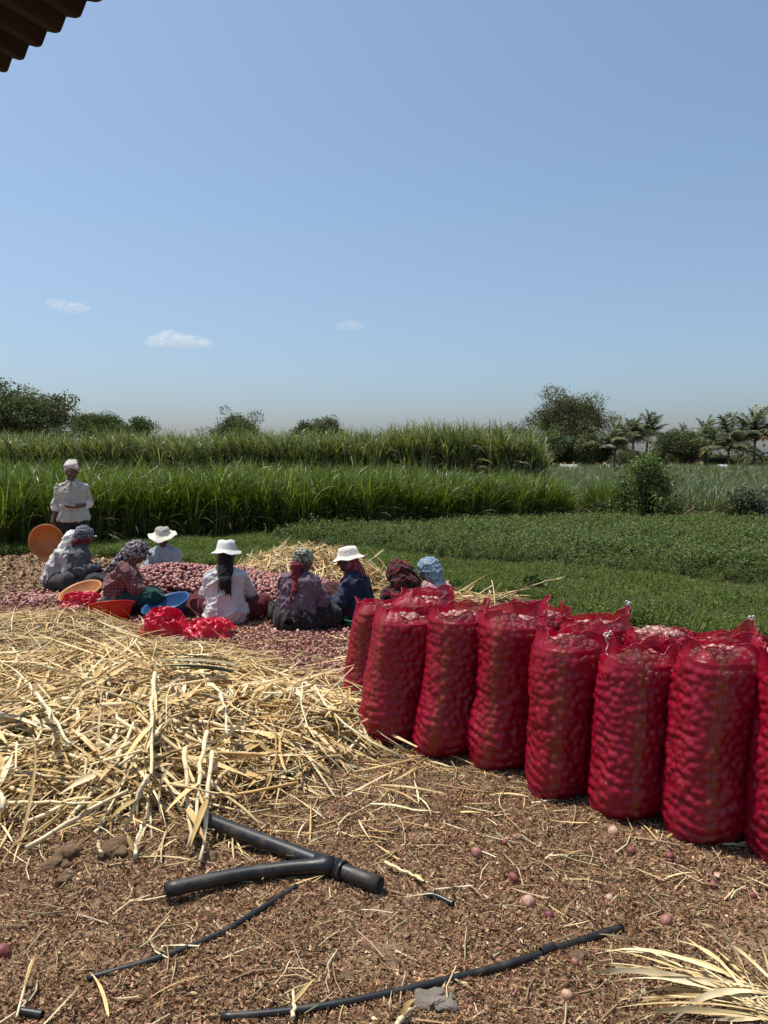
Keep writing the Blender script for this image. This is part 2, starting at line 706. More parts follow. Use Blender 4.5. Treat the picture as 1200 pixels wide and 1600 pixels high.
xs = axis(-4.5, 4.2, .035, -900, 900)
ys = axis(1.2, 11.0, .035, -300, 1500)
gx, gy = np.meshgrid(xs, ys, indexing='ij')
gP = np.stack((gx, gy, gz(gx, gy)), -1).reshape(-1, 3)
gP[:, 2] += .006 * fbm(gP * np.array((1, 1, 0)), 22, 2, 31) * (1 - sstep(6, 9, gP[:, 1]))
nx, ny = len(xs), len(ys)
a = (np.arange(nx - 1)[:, None] * ny + np.arange(ny - 1)[None]).reshape(-1)
gF = np.stack((a, a + ny, a + ny + 1, a + 1), -1)

m, nt, out = new_mat('soil')
p = node(nt, 'ShaderNodeBsdfPrincipled', Roughness=.95)
p.inputs['Specular IOR Level'].default_value = .12
oc = coords(nt)
c = ramp(nt, noise_tex(nt, 1.3, 5, .6, oc), [(.32, (.110, .064, .038)), (.5, (.165, .102, .062)), (.68, (.20, .132, .084))])
c = mixc(nt, ramp(nt, noise_tex(nt, 55, 4, .7, oc), [(.38, (0, 0, 0)), (.66, (1, 1, 1))]), c, (.29, .195, .12))
c = mixc(nt, ramp(nt, noise_tex(nt, 24, 5, .7, oc), [(.28, (1, 1, 1)), (.44, (0, 0, 0))]), c, (.060, .036, .022))
nt.links.new(c, p.inputs['Base Color'])
nt.links.new(bump(nt, noise_tex(nt, 70, 6, .7, oc), .8, .012), p.inputs['Normal'])
nt.links.new(p.outputs[0], out.inputs[0])
SOIL = m
mb = MB(); mb.add(gP, gF)
ground = mb.build('ground', SOIL)
tag(ground, kind='structure')

# green field sheet below the crops
fieldmat = surf('field_soil', (.085, .080, .036), (.045, .055, .020), 3.0, .95, .1, .6, 30, .03)
# outline of the dirt yard's green edge, in pixels of the photograph
edge = [G(-700, 869), G(0, 867), G(150, 872), G(300, 884), G(420, 896), G(600, 918), G(760, 940), G(1000, 985), G(1200, 1022), G(1700, 1090)]
fpoly = [tuple(e[:2]) for e in edge] + [(12, 9), (300, 60), (300, 700), (-300, 700), (-60, 60)]
seg = []
for i in range(len(edge) - 1):
    for t in np.linspace(0, 1, 14)[:-1]:
        q = edge[i] * (1 - t) + edge[i + 1] * t
        q = q + np.array((vnoise(q[None] * 1.9, 1, 5)[0], vnoise(q[None] * 2.1, 1, 6)[0], 0)) * .22
        seg.append((q[0], q[1]))
fa = [(x, y, float(gz(x, y)) + .012) for x, y in seg]
rows, nr = [np.array(fa)], 40
for k_ in range(1, nr + 1):
    t = (k_ / nr) ** 2.2
    rows.append(np.array([(x * (1 + 5 * t) , y + 260 * t, float(gz(x * (1 + 5 * t), y + 260 * t)) + .012 + .03 * min(1, t * 40)) for x, y, z in fa]))
fV = np.concatenate(rows)
n_ = len(fa)
a = (np.arange(nr)[:, None] * n_ + np.arange(n_ - 1)[None]).reshape(-1)
mb = MB(); mb.add(fV, np.stack((a, a + 1, a + n_ + 1, a + n_), -1))
tag(mb.build('field', fieldmat), kind='structure')

# ================================================================== CROPS
LEAF = leafmat('green_leaf', .36, .40, .45)
LEAFM = leafmat('matt_leaf', .40, .6, .25)
STALK = surf('cane_stalk', (1, 1, 1), (.7, .7, .7), 6, .6, .3, 0, attr=True)
PAL_NAPIER = [(.088, .128, .020), (.112, .158, .026), (.145, .188, .036), (.056, .088, .014), (.28, .31, .12)]
PAL_CANE = [(.115, .142, .048), (.148, .174, .066), (.19, .21, .092), (.080, .102, .034), (.34, .33, .19)]
PAL_ALF = [(.100, .142, .046), (.124, .166, .058), (.155, .192, .076), (.070, .104, .034)]
PAL_LOW = [(.105, .152, .036), (.13, .18, .048), (.15, .19, .06), (.075, .11, .028), (.22, .19, .09)]


def pcol(n):
    return bpy.data.collections.new(n)


def napier(seed):
    mb = MB()
    N = 62
    ang = rng.uniform(0, 6.283, N)
    r = rng.uniform(0, .16, N) ** 1
    base = np.stack((r * np.cos(ang), r * np.sin(ang), rng.uniform(0, .55, N)), -1)
    L = rng.uniform(.65, 1.25, N)
    V, F, per = blades(base, ang + rng.normal(0, .5, N), L, rng.uniform(.02, .28, N), rng.uniform(.2, 1.9, N), rng.uniform(.016, .036, N), 6, 2.1, wobble=.25)
    c = mixcols(N, PAL_NAPIER, (.34, .3, .16, .15, .05), .2)
    mb.add(V, F, rep(c, per))
    S = 14
    ang = rng.uniform(0, 6.283, S)
    b = np.stack((.12 * np.cos(ang), .12 * np.sin(ang), 0 * ang), -1)
    d = np.stack((np.cos(ang) * .1, np.sin(ang) * .1, 1 + 0 * ang), -1)
    V, F, per = sticks(b, d, rng.uniform(.5, .9, S), rng.uniform(.006, .010, S), 2, 3)
    mb.add(V, F, rep(mixcols(S, [(.08, .12, .03), (.16, .15, .06)]), per))
    # dry fallen blades at the foot
    S = 10
    ang = rng.uniform(0, 6.283, S)
    V, F, per = blades(np.stack((.1 * np.cos(ang), .1 * np.sin(ang), rng.uniform(.1, .5, S)), -1), ang, rng.uniform(.4, .8, S), rng.uniform(.7, 1.3, S), rng.uniform(.8, 1.4, S), rng.uniform(.01, .02, S), 4)
    mb.add(V, F, rep(mixcols(S, [(.20, .17, .08), (.13, .13, .05)]), per))
    return mb


cn = pcol('napier_kinds')
for i in range(7):
    proto('grass_clump_kind', napier(i), LEAF, cn)
front = [G(-420, 872), G(-150, 868), G(0, 862), G(130, 856), G(260, 848), G(420, 842), np.array((-.0, 16.6, 0)), np.array((2.1, 17.6, 0)), np.array((5.0, 18.6, 0)), np.array((5.8, 18.9, 0))]
npoly = [q[:2] for q in front] + [(6.2, 20.4), (2.5, 20.6), (-1, 20), (-5, 18.2), (-13, 17.5)]
P = fill_poly(npoly, .20)
P = P[rng.random(len(P)) < .9]
hgt = np.interp(P[:, 0], [-12, -6, -2, 1.5, 4, 6], [1.0, 1.0, .98, .93, .80, .74])
hgt = hgt * (1 + .10 * vnoise(np.c_[P, 0 * P[:, 0]], .9, 3) + rng.normal(0, .05, len(P)))
keep = (P[:, 0] < 3.0) | (vnoise(np.c_[P, 0 * P[:, 0]], .8, 77) > -.30)
P, hgt = P[keep], hgt[keep]
o = scatter('tall_fodder_grass', np.c_[P, np.full(len(P), .0)], hgt, cn, 7, .10)
tag(o, 'dense bright green stand of tall fodder grass behind the seated workers', 'grass')


def cane(seed):
    mb = MB()
    for s in range(4):
        bx, by = rng.uniform(-.2, .2, 2)
        ln = rng.normal(0, .08, 2)
        h = rng.uniform(1.45, 1.95)
        pts = [(bx + ln[0] * t * t, by + ln[1] * t * t, h * t) for t in (0, .4, .8, 1)]
        V, F = tube(pts, [.017, .016, .014, .008], 5, False)
        mb.add(V, F, np.clip(np.array((.44, .40, .24)) * rng.uniform(.6, 1.15), 0, 1), 1)
        top = np.array(pts[-1])
        N = 15
        ang = rng.uniform(0, 6.283, N)
        base = top[None] + np.stack((0 * ang, 0 * ang, rng.uniform(-.50, .08, N)), -1)
        V, F, per = blades(base, ang, rng.uniform(.8, 1.35, N), rng.uniform(.05, .34, N), rng.uniform(.4, 2.0, N), rng.uniform(.028, .05, N), 6, 2.2, wobble=.2)
        mb.add(V, F, rep(mixcols(N, PAL_CANE, (.33, .28, .2, .13, .06), .2), per))
        N = 5
        ang = rng.uniform(0, 6.283, N)
        base = np.array((bx, by, 0))[None] + np.stack((0 * ang, 0 * ang, rng.uniform(.5, 1.3, N)), -1)
        V, F, per = blades(base, ang, rng.uniform(.5, 1.0, N), rng.uniform(.4, 1.2, N), rng.uniform(1.2, 2.0, N), rng.uniform(.02, .035, N), 4)
        mb.add(V, F, rep(mixcols(N, [(.40, .35, .21), (.30, .26, .15), (.22, .22, .11)]), per))
    return mb


cc = pcol('cane_kinds')
for i in range(6):
    proto('cane_clump_kind', cane(i), [LEAF, STALK], cc)
cpoly = [(-30, 33.6), (-12, 32.6), (0, 30.2), (5.2, 28.6), (6.3, 29.5), (6.6, 33), (0, 36), (-30, 39)]
P = fill_poly(cpoly, .40)
sc_ = (1.03 + .06 * vnoise(np.c_[P, 0 * P[:, 0]], .5, 13) + rng.normal(0, .03, len(P)))
sc_ *= np.interp(P[:, 0], [-20, -3, 2, 4.5, 5.5, 6.6], [.95, .97, 1.04, 1.05, .98, .78])
o = scatter('sugarcane', np.c_[P, np.zeros(len(P))], sc_, cc, 6, .05)
tag(o, 'tall wall of sugarcane with pale stalks behind the fodder grass', 'sugarcane')


def alfalfa(seed, h=.42, r=.24, n=200, pal=PAL_ALF, ls=.030):
    mb = MB()
    S = 16
    ang = rng.uniform(0, 6.283, S)
    rr = r * np.sqrt(rng.random(S)) * .7
    b = np.stack((rr * np.cos(ang), rr * np.sin(ang), 0 * ang), -1)
    d = np.stack((np.cos(ang) * .35 + rng.normal(0, .15, S), np.sin(ang) * .35 + rng.normal(0, .15, S), 1 + 0 * ang), -1)
    L = rng.uniform(.7, 1.1, S) * h
    V, F, per = sticks(b, d, L, np.full(S, .003), 1, 3)
    mb.add(V, F, rep(mixcols(S, [(.07, .11, .04)]), per))
    w = rng.integers(0, S, n)
    t = rng.uniform(.25, 1.02, n) ** .6
    dn = d / np.linalg.norm(d, axis=1)[:, None]
    pos = b[w] + dn[w] * (L[w] * t)[:, None] + rng.normal(0, .022, (n, 3))
    V, F, per = quads(pos, rng.uniform(.6, 1.25, n) * ls, np.array((0, 0, 1.0)), 1.3, .62)
    mb.add(V, F, rep(mixcols(n, pal, None, .22), per))
    return mb


ca = pcol('alfalfa_kinds')
for i in range(7):
    proto('alfalfa_kind', alfalfa(i, .40, .26, 260), LEAFM, ca)
af = [G(395, 838), G(430, 851), G(560, 866), G(700, 882), G(850, 896), G(1000, 909), G(1200, 927), G(1500, 955), G(2000, 985)]
apoly = [q[:2] for q in af] + [(13, 17.6), (7, 18.4), (5.4, 18.7), (5, 18.3), (2.1, 17.3), (.0, 16.3), (-1.9, 15.3)]
P = fill_poly(apoly, .17)
s_ = 1.0 + .16 * vnoise(np.c_[P, 0 * P[:, 0]], 1.1, 41) + rng.normal(0, .1, len(P))
fr = np.array([q[:2] for q in af])
fd = np.concatenate([fr[i] + (fr[i + 1] - fr[i]) * t for i in range(len(fr) - 1) for t in np.linspace(0, 1, 12)[:, None]]).reshape(-1, 2)
da = np.min(np.linalg.norm(P[:, None] - fd[None], axis=2), 1)
s_ *= .42 + .50 * sstep(0, 1.1, da + .35 * vnoise(np.c_[P, 0 * P[:, 0]], 1.6, 44))
kp = rng.random(len(P)) < .45 + da * 1.5
P, s_ = P[kp], s_[kp]
o = scatter('alfalfa_crop', np.c_[P, np.full(len(P), .02)], s_ * .95, ca, 7, .15)
tag(o, 'knee high leafy green crop filling the middle of the field', 'crop')

# short growth between the yard and the crop
cl = pcol('short_grass_kinds')
for i in range(5):
    mb = alfalfa(i, .10, .12, 60, PAL_LOW, .022)
    N = 26
    ang = rng.uniform(0, 6.283, N)
    rr = .13 * np.sqrt(rng.random(N))
    V, F, per = blades(np.stack((rr * np.cos(ang * 3), rr * np.sin(ang * 3), 0 * ang), -1), ang, rng.uniform(.08, .2, N), rng.uniform(0, .3, N), rng.uniform(.3, 1.4, N), rng.uniform(.006, .011, N), 3)
    mb.add(V, F, rep(mixcols(N, PAL_LOW, (.3, .3, .2, .15, .05)), per))
    proto('short_grass_kind', mb, LEAFM, cl)
lo_ = [np.array((x, y)) for x, y in seg] + [np.array(q[:2]) for q in (af[::-1])] + [front[4][:2], front[3][:2], front[2][:2], front[1][:2]]
P = fill_poly(lo_, .105)
nn = vnoise(np.c_[P, 0 * P[:, 0]], 1.2, 8) + .5 * vnoise(np.c_[P, 0 * P[:, 0]], 3.1, 18)
de = np.min(np.linalg.norm(P[:, None] - np.array(seg)[None, ::4], axis=2), 1)
fr = np.array([q[:2] for q in af])
fd = np.concatenate([fr[i] + (fr[i + 1] - fr[i]) * t for i in range(len(fr) - 1) for t in np.linspace(0, 1, 12)[:, None]]).reshape(-1, 2)
da = np.min(np.linalg.norm(P[:, None] - fd[None], axis=2), 1)
keep = (nn > -.45 - de * .5) & ~((da < .12) & (rng.random(len(P)) < .5)) & (rng.random(len(P)) < .35 + de)
P, nn = P[keep], nn[keep]
o = scatter('short_grass', np.c_[P, np.full(len(P), .015)], np.clip(.95 + .35 * nn, .5, 1.6) , cl, 5, .2)
tag(o, 'low bright green growth between the yard and the crop', 'grass')

# far young crop on the right, up to the trees
cf = pcol('far_crop_kinds')
for i in range(5):
    mb = MB()
    N = 40
    ang = rng.uniform(0, 6.283, N)
    rr = .3 * np.sqrt(rng.random(N))
    V, F, per = blades(np.stack((rr * np.cos(ang * 3), rr * np.sin(ang * 3), rng.uniform(0, .2, N)), -1), ang, rng.uniform(.45, .85, N), rng.uniform(.0, .3, N), rng.uniform(.2, 1.6, N), rng.uniform(.02, .034, N), 4)
    mb.add(V, F, rep(mixcols(N, [(.092, .126, .060), (.118, .150, .078), (.072, .098, .046), (.19, .19, .11)], (.36, .32, .24, .08)), per))
    proto('far_crop_kind', mb, LEAF, cf)
pp, ss = [], []
for y0, y1, sp, s0 in ((20.2, 27, .30, 1.0), (27, 40, .46, 1.0), (40, 62, .8, 1.15), (62, 112, 1.5, 1.5)):
    pl = [(max(5.9, y0 * .17), y0), (y0 * .68 + 2, y0), (y1 * .68 + 2, y1), (y1 * .15 + 1.5, y1)]
    q = fill_poly(pl, sp)
    pp.append(q); ss.append(np.full(len(q), s0))
P, s_ = np.concatenate(pp), np.concatenate(ss)
s_ = s_ * (1 + .12 * vnoise(np.c_[P, 0 * P[:, 0]], .35, 4)) * rng.uniform(.85, 1.15, len(P)) * .98
o = scatter('young_cane_field', np.c_[P, np.zeros(len(P))], s_, cf, 5, .1)
tag(o, 'flat field of young cane reaching to the palms', 'crop')

# ================================================================== TREES
BARK = surf('bark', (.16, .125, .09), (.085, .065, .048), 3, .9, .1, .5, 12, .05)
CROWN = leafmat('crown_leaf', .30, .65, .15)


def branch_tree(h, trunk_h, spread, seed, limbs=7, lean=0.0):
    """tubes of trunk and limbs; returns MB and the limb tip points"""
    rs = np.random.default_rng(seed)
    mb = MB()
    r0 = .035 * h + .05
    V, F = tube([(0, 0, -.3), (lean * .2, 0, trunk_h * .5), (lean * .4, .05, trunk_h)], [r0 * 1.3, r0, r0 * .85], 9)
    mb.add(V, F)
    tips = []
    for i in range(limbs):
        az = 6.283 * i / limbs + rs.normal(0, .3)
        e = rs.uniform(.35, 1.15)
        L = (h - trunk_h) * rs.uniform(.55, .85)
        s = np.array((lean * .4, .05, trunk_h * rs.uniform(.8, 1)))
        d = np.array((math.cos(az) * math.cos(e) * spread, math.sin(az) * math.cos(e) * spread, math.sin(e)))
        m_ = s + d * L * .5 + rs.normal(0, .05 * h, 3) * .5
        e_ = s + d * L + np.array((0, 0, .06 * h))
        V, F = tube([s, m_, e_], [r0 * .55, r0 * .36, r0 * .12], 6, False)
        mb.add(V, F)
        tips.append(e_)
        for k_ in range(3):
            d2 = d + rs.normal(0, .55, 3)
            d2[2] = abs(d2[2]) * .8 + .1
            q = m_ + d2 * L * .42
            V, F = tube([m_, (m_ + q) / 2 + rs.normal(0, .02 * h, 3), q], [r0 * .28, r0 * .18, r0 * .07], 5, False)
            mb.add(V, F)
            tips.append(q)
    return mb, np.array(tips)


def crown(tips, lump, n, leaf, pal, seed, flat=.75, hollow=.55):
    """leaf sized faces in uneven clusters round the limb tips"""
    cs = np.concatenate((tips, tips[rng.integers(0, len(tips), len(tips))] + rng.normal(0, lump * .8, (len(tips), 3)) * (1, 1, flat)))
    rad = lump * rng.uniform(.55, 1.25, len(cs))
    w = rng.choice(len(cs), n, p=rad ** 2 / (rad ** 2).sum())
    d = rng.normal(0, 1, (n, 3))
    d /= np.linalg.norm(d, axis=1)[:, None]
    rr = rad[w] * (hollow + (1 - hollow) * rng.random(n)) * (1 + .35 * vnoise(cs[w] + d * 2.0, 1.4, seed))
    pos = cs[w] + d * rr[:, None] * np.array((1, 1, flat))
    lumpcol = mixcols(len(cs), pal, None, .16)
    c = lumpcol[w] * (1 + rng.normal(0, .2, (n, 1)))
    V, F, per = quads(pos, leaf * rng.uniform(.6, 1.4, n), d, 1.5, .5)
    mb = MB()
    mb.add(V, F, rep(np.clip(c, .004, 1), per))
    return mb


PAL_DARK = [(.068, .086, .042), (.084, .102, .052), (.102, .118, .062)]
PAL_MID = [(.088, .122, .052), (.106, .140, .064), (.125, .155, .075)]
PAL_OLIVE = [(.118, .136, .072), (.138, .152, .084), (.098, .114, .060)]
PAL_BROWN = [(.10, .112, .064), (.122, .120, .074), (.082, .094, .052)]


def tree(name, x0, x1, ytop, dist, label, pal, ybase=732, trunk=.3, n=5200, leaf=.26, lump=.2, group=None, flat=.75, spread=None, hollow=.45, cat='tree'):
    c0, c1 = D(x0, ytop, dist), D(x1, ytop, dist)
    w, h = c1[0] - c0[0], c0[2]
    root = empty(name, ((c0[0] + c1[0]) / 2, dist, 0), rng.uniform(0, 6))
    tag(root, label, cat, group)
    sp = spread or min(1.6, .75 * w / max(h * (1 - trunk), .1))
    mbt, tips = branch_tree(h * .92, h * trunk, sp, int(x0 * 7 + 9999), 8)
    # fit the crown to the outline measured in the photograph
    lum = lump * min(w, h)
    ex = np.abs(tips[:, :2]).max() + 1e-6
    k_ = (w / 2 - lum * .9) / ex
    tips = tips * np.array((k_, k_, 1))
    tips[:, 2] += (h - lum * flat * 1.0) - tips[:, 2].max()
    tips[:, 2] = np.maximum(tips[:, 2], h * .18)
    for v in mbt.V:
        f = sstep(h * trunk * .6, h * trunk * 1.5, v[:, 2])[:, None]
        v[:, :2] *= (1 - f) + f * k_
    mbt.build('trunk', BARK, root)
    rs = np.random.default_rng(int(x0) + 700)
    nd = int(38 + 16 * w / max(h, 1))
    dv = rs.normal(0, 1, (nd, 3)); dv /= np.linalg.norm(dv, axis=1)[:, None]
    dv[:, 2] = np.abs(dv[:, 2]) * 1.25 - .25
    zc = h * (.42 + .5 * trunk)
    dome = np.array((0, 0, zc)) + dv * np.array((w / 2 - lum * .8, w / 2 - lum * .8, h - zc - lum * flat * .8)) * rs.uniform(.72, 1.0, (nd, 1))
    crown(np.concatenate((tips, dome)), lum, int(n * 4.0), leaf * .62, pal, int(x0 + 50), flat, hollow).build('crown', CROWN, root)
    return root


tree('broadleaf_tree', -70, 108, 610, 92, 'big dark tree at the far left, standing highest behind the sugarcane', PAL_DARK, trunk=.22, n=11000, leaf=.30, lump=.17, hollow=.5)
tree('acacia_tree', 98, 206, 641, 112, 'broad light green feathery tree beside the big dark tree at far left', PAL_MID, trunk=.2, n=7500, leaf=.24, lump=.17, flat=.6)
tree('broadleaf_tree', 192, 240, 649, 100, 'small dark tree to the right of the light green feathery tree', PAL_DARK, trunk=.2, n=2600, leaf=.24, lump=.22)
tree('broadleaf_tree', 322, 416, 649, 120, 'rounded olive tree top rising over the sugarcane above the white hatted woman', PAL_OLIVE, trunk=.2, n=7500, leaf=.25, lump=.17)
tree('broadleaf_tree', 452, 500, 655, 122, 'low dark tree top over the sugarcane, left one of a touching pair', PAL_DARK, trunk=.2, n=3600, leaf=.25, lump=.22)
tree('broadleaf_tree', 486, 543, 654, 120, 'paler olive tree top over the sugarcane, right one of a touching pair', PAL_OLIVE, trunk=.2, n=4200, leaf=.25, lump=.2)
tree('broadleaf_tree', 758, 842, 667, 104, 'dark rounded tree just past the end of the sugarcane', PAL_DARK, trunk=.2, n=7500, leaf=.25, lump=.2)
tree('rain_tree', 832, 950, 615, 132, 'tallest tree, a broad open domed crown with bare limbs showing', PAL_BROWN, trunk=.36, n=11000, leaf=.27, lump=.165, flat=.7, hollow=.35)
tree('broadleaf_tree', 824, 906, 676, 100, 'dense dark green tree under the tall domed tree', PAL_MID, trunk=.12, n=8500, leaf=.26, lump=.2)
tree('broadleaf_tree', 886, 952, 684, 98, 'lower green tree between the tall domed tree and the palms', PAL_OLIVE, trunk=.12, n=6000, leaf=.25, lump=.22)
tree('acacia_tree', 1022, 1108, 672, 104, 'wide olive green tree between the two groups of palms', PAL_OLIVE, trunk=.14, n=8500, leaf=.22, lump=.19, flat=.62)
tree('broadleaf_tree', 1098, 1156, 712, 108, 'low pale bush like tree under the right hand palms', PAL_OLIVE, trunk=.1, n=4200, leaf=.25, lump=.24)
tree('broadleaf_tree', 1165, 1262, 712, 106, 'dark low tree at the right edge beneath the tallest palm', PAL_DARK, trunk=.1, n=5200, leaf=.26, lump=.22)
tree('broadleaf_tree', 960, 1040, 708, 114, 'dark low tree behind the trunks of the left palms', PAL_DARK, trunk=.1, n=5000, leaf=.26, lump=.22)
tree('broadleaf_tree', 1270, 1420, 660, 110, 'broad green tree past the right hand palms', PAL_MID, trunk=.15, n=4200, leaf=.34, lump=.2)
tree('broadleaf_tree', -330, -80, 640, 105, 'broad dark tree further left than the big dark tree', PAL_DARK, trunk=.15, n=4200, leaf=.36, lump=.2)

# a far hedge of trees that reads as one mass
pos = np.c_[rng.uniform(-190, 330, 900), rng.uniform(165, 215, 900), np.zeros(900)]
pos[:, 2] = rng.uniform(0.2, 3.4, 900) * (1 + .4 * vnoise(pos * (1, 0, 0), .05, 3))
mb = crown(pos, 2.6, 26000, .7, PAL_DARK + PAL_MID, 4)
o = mb.build('far_treeline', CROWN)
tag(o, kind='stuff')

# palms
FROND = leafmat('palm_leaf', .25, .5, .35)
PTRUNK = surf('palm_trunk', (.23, .19, .15), (.14, .115, .09), 9, .9, .1, .4, 20, .03)


def frond_mesh(dry, seed):
    L = 3.6
    segs = 9
    droop = 1.9 if dry else rng.uniform(.7, 1.25)
    t = np.linspace(0, 1, segs + 1)
    phi = (1.35 if dry else .35) + droop * t ** 1.3 * (.75 if dry else 1)
    x = np.concatenate(([0], np.cumsum(np.sin(phi[:-1]) * L / segs)))
    z = np.concatenate(([0], np.cumsum(np.cos(phi[:-1]) * L / segs)))
    P = np.stack((x, 0 * x, z), -1)
    mb = MB()
    V, F = tube(P, np.linspace(.06, .016, segs + 1), 4, False)
    mb.add(V, F, (.16, .15, .07))
    N = 40
    u = np.linspace(.14, 1, N)
    px = np.interp(u, t, x); pz = np.interp(u, t, z)
    for sgn in (-1, 1):
        base = np.stack((px, 0 * px, pz), -1)
        az = np.full(N, sgn * 1.05) + rng.normal(0, .12, N)
        Ln = 1.0 * np.sin(np.pi * (u * .8 + .15)) + .12
        V, F, per = blades(base, az, Ln, np.full(N, 1.15) + rng.normal(0, .15, N), rng.uniform(.5, 1.3, N), np.full(N, .10), 2)
        pal = [(.34, .27, .14), (.26, .21, .10)] if dry else ([(.16, .17, .09), (.19, .19, .10), (.13, .15, .07)] if seed == 3 else [(.065, .085, .036), (.085, .105, .046), (.11, .13, .06)])
        mb.add(V, F, rep(mixcols(N, pal), per))
    return mb.mesh('frond', FROND)


FRONDS = [frond_mesh(False, i) for i in range(4)]
DRYF = frond_mesh(True, 9)


def palm(px, ytop, dist, label, lean=0.0, big=1.0, nf=25):
    top = D(px, ytop, dist)
    hh = top[2] - 2.0 * big
    root = empty('coconut_palm', (top[0] - lean, dist, 0))
    tag(root, label, 'palm', 'coconut palms along the far edge of the field')
    mb = MB()
    V, F = tube([(0, 0, -.2), (lean * .3, 0, hh * .4), (lean * .8, 0, hh * .8), (lean, 0, hh)], [.24, .17, .15, .16], 8)
    mb.add(V, F)
    mb.build('trunk', PTRUNK, root)
    for i in range(nf):
        dry = i >= nf - 3
        o = bpy.data.objects.new('frond', DRYF if dry else FRONDS[i % 4])
        COL.objects.link(o)
        o.parent = root
        o.location = (lean, 0, hh)
        o.rotation_euler = (rng.normal(0, .12), 0 if dry else -.45 + 1.75 * i / nf + rng.normal(0, .14), i * 2.399 + rng.normal(0, .2))
        o.scale = [big * rng.uniform(.85, 1.1)] * 3
        if dry:
            o['label'] = 'brown hanging frond'
    mb = MB()
    q = np.array([(lean + .2 * math.cos(a_), .2 * math.sin(a_), hh - .2) for a_ in np.arange(6) * 1.05])
    V, F, per = many_balls(q, np.full(6, .13))
    mb.add(V, F)
    mb.build('coconuts', surf('coconut', (.10, .12, .04), (.16, .12, .05), 4), root)


palm(962, 672, 96, 'coconut palm with pale drooping fronds, leftmost of the palms', .1, 1.1)
palm(990, 664, 108, 'dark upright coconut palm just right of the drooping palm', -.1, .95)
palm(1013, 657, 110, 'taller coconut palm closing the left group of palms, beside the dark upright one', .3, .95)
palm(1066, 669, 140, 'tiny distant palm top poking over the wide olive tree', 0, .7, 12)
palm(1106, 668, 106, 'slender coconut palm on the left of the right hand group', .2, 1.0)
palm(1139, 670, 98, 'coconut palm with wide arching fronds and brown hanging leaves, second in the right hand group', -.2, 1.25)
palm(1181, 655, 98, 'tallest coconut palm of the right hand group near the picture edge', .1, 1.25)

# ---- bushes at the near end of the far field
BUSHL = leafmat('bush_leaf', .35, .5, .3)


def bush(name, px0, px1, ytop, dist, label, pal, n, leaf, nst=9, cat='bush', wob=.13):
    c0, c1 = D(px0, ytop, dist), D(px1, ytop, dist)
    w, h = c1[0] - c0[0], c0[2]
    root = empty(name, ((c0[0] + c1[0]) / 2, dist, 0))
    tag(root, label, cat)
    mb, tips = MB(), []
    for i in range(nst):
        a_ = rng.uniform(0, 6.283)
        rr = rng.uniform(.1, .85)
        tp = np.array((math.cos(a_) * w * .4 * rr, math.sin(a_) * w * .4 * rr, h * (.9 - .38 * rr ** 2) * rng.uniform(.85, 1)))
        V, F = tube([(tp[0] * .15, tp[1] * .15, -.05), tp * .5 + rng.normal(0, .03, 3), tp], [.025, .016, .006], 5, False)
        mb.add(V, F)
        tips += [tp, tp * np.array((.9, .9, .6)), tp * np.array((1.05, 1.05, .35)), tp * np.array((.7, .7, .8))]
    mb.build('stem', BARK, root)
    tips = np.array(tips)
    lum = wob * (w + h)
    tips[:, 2] = np.clip(tips[:, 2], lum * .5, h - lum * .6)
    crown(tips, lum, n, leaf, pal, 3, .9, .25).build('foliage', BUSHL, root)


bush('shrub', 955, 1064, 711, 18.6, 'rounded leafy green shrub at the edge of the far field', [(.10, .135, .042), (.125, .16, .052), (.15, .185, .066), (.07, .10, .03)], 17000, .040, 18, 'bush', .085)
bush('shrub', 1120, 1206, 768, 17.6, 'low dark shrub near the right edge of the picture', [(.052, .064, .030), (.066, .078, .036), (.08, .085, .045)], 5200, .045, 9)
bush('weed_plant', 813, 858, 901, 9.2, 'small dark leafy weed behind the onion sacks', [(.040, .075, .018), (.055, .095, .026)], 420, .045, 6, 'weed', .12)
bush('weed_plant', 920, 956, 778, 18.3, 'spiky pale weed to the left of the rounded shrub', [(.075, .105, .05), (.06, .09, .04)], 700, .045, 6, 'weed', .12)

DRY = surf('dry_straw', (1, 1, 1), (.72, .66, .58), 14, .7, .25, .25, 90, .002, attr=True)
N = 260
c0 = G(1078, 808)
c0 = np.array((1078 - 600, 0, 0)) * 18.2 / FPX + np.array((0, 18.0, 0))
a_ = rng.uniform(0, 6.283, N)
b_ = c0[None] + np.c_[rng.normal(0, .42, N), rng.normal(0, .25, N), rng.uniform(0, .30, N)]
V, F, per = sticks(b_, np.c_[np.cos(a_), np.sin(a_), rng.normal(0, .25, N)], rng.uniform(.25, .7, N), rng.uniform(.006, .014, N), 2, 3)
mb = MB(); mb.add(V, F, rep(mixcols(N, [(.30, .21, .12), (.22, .15, .085), (.36, .27, .16)]), per))
tag(mb.build('dry_brush_heap', DRY), 'pile of dry brown brush beside the rounded shrub', 'brush pile', kind='thing')

WOOD = surf('grey_wood', (.25, .21, .16), (.15, .12, .09), 10, .85, .15, .3, 40, .004)
q0, q1 = D(1177, 742, 17.0), D(1206, 828, 17.0)
V, F = tube([q1, (q0 + q1) / 2 + np.array((.01, 0, 0)), q0], [.018, .015, .010], 6)
mb = MB(); mb.add(V, F)
tag(mb.build('leaning_pole', WOOD), 'thin bare pole leaning left behind the low dark shrub', 'pole')
top = D(853, 681, 94)
root = empty('utility_pole', (top[0], 94, 0))
tag(root, 'thin grey utility pole in front of the far trees', 'pole')
mb = MB(); V, F = tube([(0, 0, -.2), (0, 0, top[2])], [.11, .075], 8); mb.add(V, F); mb.build('pole', WOOD, root)
mb = MB(); V, F = tube([(-.5, 0, top[2] - .35), (.5, 0, top[2] - .35)], .045, 6); mb.add(V, F); mb.build('crossarm', WOOD, root)


